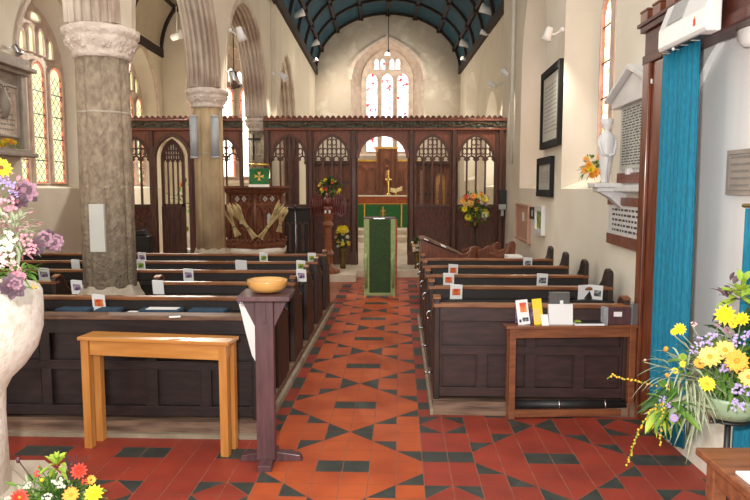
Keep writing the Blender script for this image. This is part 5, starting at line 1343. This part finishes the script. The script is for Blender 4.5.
# --- the big arrangement on the right
BY = 2.90; bc = onY(729, 402, BY); pm = BY/FPX
STX, STY = bc.x, BY
t = thing('flower_stand', 'black metal three-legged stand holding the green flower bowl', 'stand', (STX, STY, 0))
zb0 = onY(729, 417, BY).z
m = MB(); m.tube([(0, 0, .10), (0, 0, zb0-.012)], .014, 10); m.build('pole', 'black_metal', t)
m = MB(); m.lathe([(.085, zb0-.012), (.085, zb0-.002), (.02, zb0-.002)], 20); m.build('ring', 'black_metal', t)
for k in range(3):
    a = R(200+120*k); m = MB(); m.tube([(0, 0, .16), (math.cos(a)*.09, math.sin(a)*.09, .10), (math.cos(a)*.20, math.sin(a)*.20, .008)], .009, 8); m.build('leg', 'black_metal', t)
m = MB(); m.tube([(-.03, -.01, zb0-.02), (-.09, -.02, zb0-.02), (-.10, -.02, zb0+.02), (-.11, -.02, zb0+.06)], .005, 6); m.build('hook', 'chrome', t)
t = thing('flower_arrangement', 'large bowl of orange, yellow and lilac flowers before the turquoise curtain', 'flowers', (STX, STY, zb0))
m = MB(); m.lathe([(.05, 0), (.10, .012), (.135, .05), (.15, .10), (.152, .115), (.14, .115), (.12, .08)], 28); m.build('bowl', 'green_bowl', t)
def Lc(px, py, y): p = onY(px, py, y); return p - Vector((STX, STY, zb0))
SPC = 14
fl_ = [(710, 357, 11.5, 'daisy', 'petal_peach', 'centre_gold', 2.66), (725, 350, 10.5, 'daisy', 'petal_peach', 'centre_gold', 2.70), (737, 361, 12, 'daisy', 'petal_orange', 'centre_gold', 2.64), (749, 377, 10, 'daisy', 'petal_peach', 'centre_gold', 2.66),
       (700, 363, 6, 'daisy', 'petal_orange', 'centre_dark', 2.7), (707, 384, 8.5, 'daisy', 'petal_yellow', 'centre_gold', 2.64), (725, 315, 10, 'pom', 'petal_yellow', 'petal_yellow', 2.80), (742, 319, 7, 'pom', 'petal_yellow', 'petal_yellow', 2.8), (733, 324, 4.5, 'daisy', 'petal_yellow', 'centre_gold', 2.8),
       (680, 329, 6, 'pom', 'petal_yellow', 'petal_yellow', 2.86), (674, 332, 3.5, 'pom', 'petal_yellow', 'petal_yellow', 2.86), (666, 349, 5, 'bud', 'petal_orange', 'leaf', 2.84), (683, 357, 4, 'pom', 'leaf_bright', 'leaf_bright', 2.8),
       (667, 375, 4.5, 'bud', 'petal_orange', 'leaf', 2.8), (669, 387, 4, 'daisy', 'petal_peach', 'centre_gold', 2.8), (683, 364, 3.5, 'daisy', 'petal_yellow', 'centre_gold', 2.78), (675, 371, 3.5, 'daisy', 'petal_yellow', 'centre_gold', 2.78), (694, 325, 3.4, 'cluster', 'petal_palepink', 'petal_orange', 2.84),
       (712, 339, 7, 'cluster', 'petal_lilac', 'petal_yellow', 2.74), (700, 342, 5.5, 'cluster', 'petal_lilac', 'petal_yellow', 2.74), (694, 350, 4.5, 'cluster', 'petal_lilac', 'petal_yellow', 2.74), (738, 341, 7, 'cluster', 'petal_lilac', 'petal_yellow', 2.74), (748, 335, 5, 'cluster', 'petal_lilac', 'petal_yellow', 2.76), (724, 368, 5, 'cluster', 'petal_lilac', 'petal_yellow', 2.68),
       (736, 389, 7, 'cluster', 'petal_lilac', 'petal_yellow', 2.66), (748, 391, 6, 'cluster', 'petal_lilac', 'petal_yellow', 2.66), (737, 405, 7, 'cluster', 'petal_lilac', 'petal_yellow', 2.66), (667, 404, 4.5, 'cluster', 'petal_lilac', 'petal_yellow', 2.74), (674, 418, 4.5, 'daisy', 'petal_lilac', 'petal_orange', 2.72), (662, 399, 3.5, 'cluster', 'petal_lilac', 'petal_yellow', 2.76), (690, 417, 3, 'cluster', 'petal_lilac', 'petal_yellow', 2.72),
       (645, 360, 2.6, 'bud', 'petal_palepink', 'leaf', 2.86), (728, 330, 5, 'cluster', 'petal_mauve', 'petal_pink', 2.82), (718, 326, 4, 'cluster', 'petal_mauve', 'petal_pink', 2.82)]
tips = []
for px, py, rp_, kind, pe, ce, y in fl_:
    q = Lc(px, py, y); tips.append(q - Vector((0, -.01, .012)))
    flower(t, q, toCam(onY(px, py, y)) + Vector((rnd.uniform(-.25, .25), 0, rnd.uniform(.0, .45))), rp_*y/FPX, kind, pe, ce)
stems(t, (0, 0, .09), tips, 'leaf_grey')
foliage(t, Lc(722, 366, 2.86), .17, .12, .11, 210, 'leaf', .085, .022, seed=2)
foliage(t, Lc(738, 345, 2.9), .13, .08, .17, 120, 'leaf_dark', .09, .025, seed=3)
foliage(t, Lc(690, 378, 2.82), .15, .08, .12, 130, 'leaf_grey', .12, .010, seed=4, droop=.6)
foliage(t, Lc(741, 300, 2.9), .06, .05, .09, 46, 'leaf_bright', .085, .028, seed=5, up=.8)
foliage(t, Lc(660, 408, 2.80), .06, .04, .05, 26, 'leaf_bright', .085, .032, seed=6, up=-.6)
foliage(t, Lc(728, 300, 2.92), .05, .04, .09, 14, 'leaf_purple', .07, .028, seed=8, up=.6)
foliage(t, Lc(744, 392, 2.80), .05, .04, .06, 18, 'leaf', .09, .03, seed=9, up=-.9)
m = MB()
for (pa, pb, y) in (((690, 395), (644, 413), 2.8), ((688, 400), (650, 425), 2.78), ((695, 395), (668, 430), 2.76), ((700, 395), (686, 462), 2.72), ((703, 395), (684, 450), 2.74), ((700, 392), (696, 440), 2.72), ((696, 390), (674, 445), 2.76), ((718, 410), (690, 400), 2.74), ((705, 395), (702, 428), 2.72)):
    a, b = Lc(*pa, y), Lc(*pb, y); m.leaf(a, (b-a), (b-a).length*1.02, .012 if pa[0] > 690 else .026, .02, n=Vector((.2, -1, .2)))
m.build('grass_blade', 'leaf_grey', t)
foliage(t, Lc(672, 402, 2.76), .06, .05, .055, 30, 'leaf', .10, .036, name='broad_leaves', seed=51, up=-.5)
m = MB(); m.leaf(Lc(672, 384, 2.8), Lc(638, 412, 2.78)-Lc(672, 384, 2.8), .20, .035, .02, n=Vector((.2, -1, .2))); m.build('long_leaf', 'leaf_dark', t)
m = MB(); b = MB()
for pts, y in (([(690, 388), (665, 387), (645, 383), (625, 379), (612, 375), (607, 379)], 2.86), ([(680, 392), (662, 402), (648, 415), (638, 432), (632, 450), (626, 467)], 2.76), ([(676, 392), (664, 405), (660, 420), (661, 434), (660, 447)], 2.72)):
    P_ = [Lc(a, b_, y) for a, b_ in pts]; m.tube(P_, .0025, 5)
    for k in range(len(P_)-1):
        if k < 1: continue
        L_ = (P_[k+1]-P_[k]).length; n = max(2, int(L_/.011))
        for q in range(n):
            c = P_[k].lerp(P_[k+1], q/n) + Vector((rnd.uniform(-.007, .007), rnd.uniform(-.006, .006), rnd.uniform(-.005, .005))); b.ball(c, .0050, 5)
m.build('trailing_stem', 'leaf', t); tag(b.build('amber_seeds', 'berry_orange', t), kind='stuff')
# --- table corner at lower right
c = onZ(695, 447, .585); X_, Y_ = c.x, c.y
t = thing('wooden_table', 'worn reddish-brown table, its corner at the lower right of the picture', 'table', (X_, Y_, 0))
H = .585
m = MB(); m.box(0, .62, -.75, 0, H-.03, H); m.build('table_top', 'table_brown', t, bevel=.006)
m = MB(); m.box(.05, .57, -.05, -.03, H-.12, H-.03); m.box(.04, .06, -.70, -.05, H-.12, H-.03); m.build('apron', 'table_brown', t, bevel=.003)
for x in (.03, .53):
    for y in (-.09, -.72): m = MB(); m.prism([(x, y, H-.03), (x+.055, y, H-.03), (x+.055, y+.055, H-.03), (x, y+.055, H-.03)], (0.0, 0, -(H-.03))); m.build('leg', 'table_brown', t, bevel=.004)
p = onZ(747, 476, H); m = MB(); m.box(p.x-.03, p.x+.09, p.y-.10, p.y+.02, H+.001, H+.010); tag(m.build('booklet', 'paper', loc=(p.x, p.y, H)), 'white booklet on the worn table at lower right', 'booklet')
# --- flowers on the font
t = thing('flower_arrangement', 'pink and mauve flowers with purple cabbage leaves heaped on the font', 'flowers', (FC.x, FC.y, rim))
def Lf(px, py, y): return onY(px, py, y) - Vector((FC.x, FC.y, rim))
ff = [(1, 168, 9, 'daisy', 'petal_yellow', 'centre_dark', 2.75), (9, 187, 6, 'cluster', 'petal_lilac', 'petal_white', 2.8), (3, 180, 6, 'cluster', 'petal_lilac', 'petal_white', 2.78), (14, 195, 4, 'cluster', 'petal_lilac', 'petal_white', 2.84),
      (26, 192, 11, 'rosette', 'petal_mauve', 'leaf_purple', 2.95), (18, 200, 9, 'rosette', 'leaf_purple', 'leaf_purple', 2.9), (7, 205, 8, 'cluster', 'petal_pink', 'petal_white', 2.74), (2, 218, 7, 'cluster', 'petal_palepink', 'petal_pink', 2.72),
      (27, 240, 7, 'cluster', 'petal_pink', 'petal_white', 2.74), (30, 250, 6, 'cluster', 'petal_pink', 'petal_white', 2.72), (24, 228, 5, 'cluster', 'petal_palepink', 'petal_pink', 2.8), (5, 262, 11, 'cluster', 'petal_palepink', 'petal_pink', 2.62), (1, 250, 9, 'cluster', 'petal_white', 'leaf_bright', 2.62), (8, 240, 8, 'cluster', 'petal_white', 'leaf_bright', 2.66), (14, 270, 7, 'cluster', 'petal_pink', 'petal_white', 2.62),
      (36, 247, 8.5, 'rosette', 'leaf_purple', 'leaf_purple', 2.78), (44, 240, 8.5, 'rosette', 'petal_mauve', 'leaf_purple', 2.82), (53, 245, 8, 'rosette', 'petal_mauve', 'leaf_purple', 2.86), (57, 241, 6.5, 'rosette', 'petal_mauve', 'leaf_purple', 2.9), (49, 236, 6, 'rosette', 'leaf_purple', 'leaf_purple', 2.92),
      (12, 287, 12, 'rosette', 'leaf_purple', 'leaf_purple', 2.50), (15, 285, 6.5, 'rosette', 'petal_mauve', 'leaf_purple', 2.48), (17, 275, 4, 'pom', 'petal_pink', 'petal_pink', 2.56), (22, 276, 3.6, 'pom', 'petal_pink', 'petal_pink', 2.56), (35, 286, 3, 'cluster', 'petal_orange', 'petal_palepink', 2.60)]
tips = []
for px, py, rp_, kind, pe, ce, y in ff:
    q = Lf(px, py, y); tips.append(q - Vector((0, -.01, .012)))
    flower(t, q, toCam(onY(px, py, y)) + Vector((rnd.uniform(0, .4), 0, rnd.uniform(0, .5))), rp_*y/FPX*1.15, kind, pe, ce)
stems(t, (0, -.05, .02), tips, 'leaf')
foliage(t, (.05, -.05, .16), .26, .20, .18, 260, 'leaf', .075, .018, seed=12)
foliage(t, Lf(15, 232, 2.75), .09, .08, .10, 110, 'leaf_grey', .06, .014, seed=13)
foliage(t, Lf(18, 272, 2.62), .08, .05, .03, 60, 'leaf', .05, .018, seed=14)
foliage(t, (.03, .0, .30), .16, .14, .26, 90, 'leaf_dark', .07, .016, seed=15, up=.8)
fp_ = foliage(t, Lf(10, 225, 2.9), .12, .10, .22, 120, 'petal_pink', .035, .014, name='small_pink_flowers', seed=16); tag(fp_, kind='stuff')
# --- low arrangement at lower left
LY = 2.62; lc = onY(60, 500, LY)
t = thing('flower_arrangement', 'low bunch of red, orange and yellow flowers at the bottom left corner', 'flowers', (lc.x, LY, 0))
def Ll(px, py, y): return onY(px, py, y) - Vector((lc.x, LY, 0))
m = MB(); m.lathe([(.07, 0), (.08, .02), (.05, .10), (.09, .24), (.11, .30), (.10, .30), (.07, .2)], 20); m.build('vase', 'green_bowl', t)
fb = [(79, 471, 8, 'pom', 'petal_red', 'petal_red', 2.5), (94, 494, 9.5, 'pom', 'petal_yellow', 'petal_yellow', 2.46), (71, 495, 8.5, 'daisy', 'petal_orange', 'centre_gold', 2.46), (19, 498, 9, 'pom', 'petal_red', 'petal_orange', 2.48), (42, 480, 4.5, 'bud', 'petal_yellow', 'leaf', 2.5), (37, 474, 4, 'cluster', 'petal_red', 'petal_red', 2.55), (63, 468, 4, 'pom', 'petal_palepink', 'petal_pink', 2.55),
      (91, 480, 5, 'daisy', 'petal_orange', 'centre_dark', 2.52), (58, 484, 7, 'cluster', 'petal_white', 'leaf_bright', 2.5), (27, 486, 4, 'cluster', 'petal_white', 'petal_white', 2.52), (39, 467, 2.5, 'bud', 'petal_red', 'leaf', 2.55), (85, 482, 3.5, 'cluster', 'petal_red', 'petal_orange', 2.5), (8, 500, 4, 'cluster', 'petal_white', 'petal_white', 2.52), (48, 499, 6, 'cluster', 'petal_white', 'leaf_bright', 2.46)]
tips = []
for px, py, rp_, kind, pe, ce, y in fb:
    q = Ll(px, py, y); tips.append(q - Vector((0, -.01, .012)))
    flower(t, q, toCam(onY(px, py, y)) + Vector((rnd.uniform(-.3, .3), 0, rnd.uniform(0, .5))), rp_*y/FPX, kind, pe, ce)
stems(t, (0, 0, .26), tips, 'leaf')
foliage(t, Ll(52, 500, 2.6), .20, .12, .11, 300, 'leaf', .055, .018, seed=22)
foliage(t, Ll(57, 466, 2.56), .035, .03, .035, 26, 'leaf_bright', .055, .022, seed=23, up=1)
foliage(t, Ll(30, 498, 2.6), .10, .06, .06, 90, 'leaf_grey', .05, .010, seed=24)
foliage(t, Ll(75, 500, 2.6), .12, .06, .07, 90, 'leaf_dark', .05, .014, seed=25)
m = MB()
for k in range(16): a, b = Ll(72+rnd.uniform(-4, 4), 480, 2.56), Ll(72+rnd.uniform(-11, 16), 452+rnd.uniform(0, 12), 2.56); m.tube([a, b], .0018, 4, caps=False)
a, b = Ll(33, 480, 2.6), Ll(18, 460, 2.62); m.tube([a, b], .0028, 5); m.ball(b, .009, 6, sz=1.6)
m.build('dry_twig', 'stand_wood', t)
# --- smaller arrangements
def bunch(name, label, loc, rx, rz, cols, nf, rf, vase=None, vh=.18, vr=.05, seed=1, leafm='leaf', nl=90, ln=.06, kind=('pom', 'daisy', 'cluster'), vmat='bronze', ry=None):
    t = thing(name, label, 'flowers', tuple(loc)); rr = random.Random(seed)
    if vase:
        m = MB(); m.lathe([(vr*.7, 0), (vr*.8, vh*.1), (vr*.6, vh*.3), (vr, vh*.75), (vr*.85, vh*.92), (vr, vh), (vr*.8, vh), (vr*.6, vh*.7)], 16); m.build('vase', vmat, t)
    base = vh if vase else 0; ry = ry or rx*.7
    foliage(t, (0, 0, base+rz), rx, ry, rz, nl, leafm, ln, ln*.35, seed=seed)
    for k in range(nf):
        d = Vector((rr.uniform(-1, 1), rr.uniform(-1, -.2), rr.uniform(-.9, 1))); d = d/max(1, d.length)
        p = Vector((d.x*rx, d.y*ry, base+rz+d.z*rz)); flower(t, p, (d.x*.4, -1, .3+d.z*.3), rf*rr.uniform(.7, 1.15), rr.choice(kind), cols[k % len(cols)], 'centre_gold', rr=rr)
    return t
bunch('flower_arrangement', 'orange and yellow flowers on the sill of the near right window', (2.13, 6.62, 1.592), .14, .14, ['petal_orange', 'petal_orange', 'petal_yellow', 'petal_orange', 'petal_peach'], 13, .042, vase=True, vh=.05, vr=.06, seed=31, leafm='leaf', nl=100, ln=.07, kind=('daisy', 'pom'), vmat='green_bowl')
y = 12.15; p = onY(475, 226, y); zt = onY(475, 190, y).z
t = thing('flower_pedestal', 'thin black iron pedestal under the flowers before the screen', 'stand', (p.x, y, .12)); m = MB(); m.tube([(0, 0, 0.02), (0, 0, p.z-.12)], .015, 8); m.build('pole', 'black_metal', t); m = MB(); m.lathe([(.16, 0), (.15, .02), (.03, .04)], 16); m.lathe([(.02, p.z-.14), (.09, p.z-.12)], 12); m.build('base', 'black_metal', t)
bunch('flower_arrangement', 'tall mixed bouquet of yellow and orange flowers before the right end of the screen', (p.x, y, p.z+.002), .26, (zt-p.z)/2*.82, ['petal_yellow', 'petal_orange', 'petal_peach', 'petal_mauve', 'petal_yellow', 'petal_red', 'leaf_bright', 'petal_white'], 26, .062, vase=True, vh=.08, vr=.08, seed=33, nl=230, ln=.11)
y = 11.95; p = onY(343, 265, y); zt = onY(343, 243, y).z
t = bunch('flower_arrangement', 'bronze vase of yellow and cream flowers on the step left of the screen doorway', (p.x, y, .12), .15, .19, ['petal_yellow', 'petal_white', 'petal_peach', 'petal_white', 'petal_yellow'], 16, .04, vase=True, vh=.36, vr=.07, seed=35, leafm='leaf_dark', nl=150, ln=.08)
for dx in (-.03, .03): flower(t, Vector((dx, -.08, .72)), (0, -1, .4), .075, 'pom', 'petal_yellow', 'petal_yellow')
p = onY(417, 252, 11.95)
bunch('flower_arrangement', 'small bunch of cream and pink flowers right of the screen doorway', (p.x, 11.95, .12), .12, .16, ['petal_white', 'petal_palepink', 'petal_peach', 'petal_white'], 14, .035, vase=True, vh=.28, vr=.06, seed=37, leafm='leaf_dark', nl=120, ln=.08)
y = 11.60; p = onY(330, 196, y); 
t = thing('flower_pedestal', 'slim dark pedestal hidden behind the eagle lectern', 'stand', (p.x, y, .12)); m = MB(); m.tube([(0, 0, 0.02), (0, 0, p.z-.12)], .02, 8); m.build('pole', 'black_metal', t); m = MB(); m.lathe([(.085, 0), (.08, .02), (.03, .04)], 12); m.build('base', 'black_metal', t)
bunch('flower_arrangement', 'spreading yellow and green flowers above the eagle lectern', (p.x, y, p.z+.002), .22, .15, ['petal_yellow', 'leaf_bright', 'petal_peach', 'petal_yellow', 'petal_red'], 16, .035, seed=39, leafm='leaf_dark', nl=150, ln=.12)
y = 13.3; p = onY(184, 245, y)
bunch('flower_arrangement', 'loose green stems with a red flower seen through the aisle screen doorway', (p.x, y, .35), .30, .55, ['petal_red', 'leaf_bright', 'petal_orange'], 6, .06, vase=True, vh=.3, vr=.09, seed=41, leafm='leaf', nl=46, ln=.16, vmat='white_plastic')
m = MB(); m.box(p.x-.25, p.x+.25, y-.2, y+.2, .05, .35); tag(m.build('plant_stand', 'white_plastic', bevel=.01, loc=(p.x, y, .05)), 'low white stand behind the aisle screen doorway', 'stand')
bunch('flower_arrangement', 'row of small yellow flowers along the ledge of the left wall monument', (-5.14, 9.3, 2.145), .10, .05, ['petal_yellow', 'petal_yellow', 'petal_orange'], 16, .035, seed=43, leafm='leaf_bright', nl=50, ln=.05, kind=('pom',), ry=.34)
# dark bench glimpsed in the aisle
p = onY(137, 245, 11.9); m = MB(); m.box(p.x-.22, p.x+.25, 11.8, 12.1, .0, .72); m.prism([(p.x-.2, 11.82, .72), (p.x+.22, 11.82, .72), (p.x+.15, 11.82, .84), (p.x-.12, 11.82, .80)], (0, .2, 0))
tag(m.build('covered_chair', 'black_metal', bevel=.02, loc=(p.x, 12, 0)), 'dark covered chair before the left aisle screen', 'chair')

# ------------------------------------------------------------------ light
def point(loc, e, r=.1, col=(1, .93, .82)):
    l = bpy.data.lights.new('lamp', 'POINT'); l.energy = e; l.shadow_soft_size = r; l.color = col
    o = bpy.data.objects.new('lamp_light', l); o.location = loc; COL.objects.link(o); o['kind'] = 'helper'; return o
def area(loc, rot, sx, sy, e, col=(1, .97, .92)):
    l = bpy.data.lights.new('daylight', 'AREA'); l.shape = 'RECTANGLE'; l.size = sx; l.size_y = sy; l.energy = e; l.color = col
    o = bpy.data.objects.new('window_light', l); o.location = loc; o.rotation_euler = rot; COL.objects.link(o); o['kind'] = 'helper'; return o
def spotlamp(loc, target, e, cone=120, r=.08, col=(1, .90, .74)):
    l = bpy.data.lights.new('spot', 'SPOT'); l.energy = e; l.spot_size = R(cone); l.spot_blend = .8; l.shadow_soft_size = r; l.color = col
    o = bpy.data.objects.new('spot_light', l); o.location = loc; d = Vector(target) - Vector(loc)
    o.rotation_euler = d.to_track_quat('-Z', 'Y').to_euler(); COL.objects.link(o); o['kind'] = 'helper'
for k, p in enumerate(SP):
    if k < 7: spotlamp((p.x*.93+.02, p.y, p.z-.15), (p.x*-.9, p.y-.3 + (2.0 if k in (1, 2, 5, 6) else 0), 2.2), 75, 150)
    elif k in (12, 13): spotlamp((p.x, p.y, p.z-.2), (-5.0, p.y+(1.6 if k == 13 else -2.5), 1.2), 560, 160, col=(1, .94, .84))
    elif k == 14: pass
    else: spotlamp((p.x, p.y, p.z-.16), (p.x*.6, p.y+.2, 0), 40)
# the photographer's flash, just above and left of the lens
fl = point((-.22, -.05, 1.86), 290, .05, (1, .97, .92))
w = bpy.data.worlds.new('sky'); scn.world = w; w.use_nodes = True
bg = w.node_tree.nodes['Background']; bg.inputs[0].default_value = (1, .95, .87, 1); bg.inputs[1].default_value = .98
cam = bpy.data.cameras.new('camera'); co = bpy.data.objects.new('camera', cam); COL.objects.link(co)
cam.sensor_width = 36; cam.lens = 36*FPX/750; cam.clip_start = .05; cam.clip_end = 200
co.matrix_world = T(*CAM) @ CROT.to_4x4(); scn.camera = co
vs = scn.view_settings; vs.view_transform = 'Standard'; vs.look = 'None'; vs.gamma = 1; vs.exposure = .62; vs.use_curve_mapping = False
scn.cycles.use_denoising = True
scn.cycles.max_bounces = 6
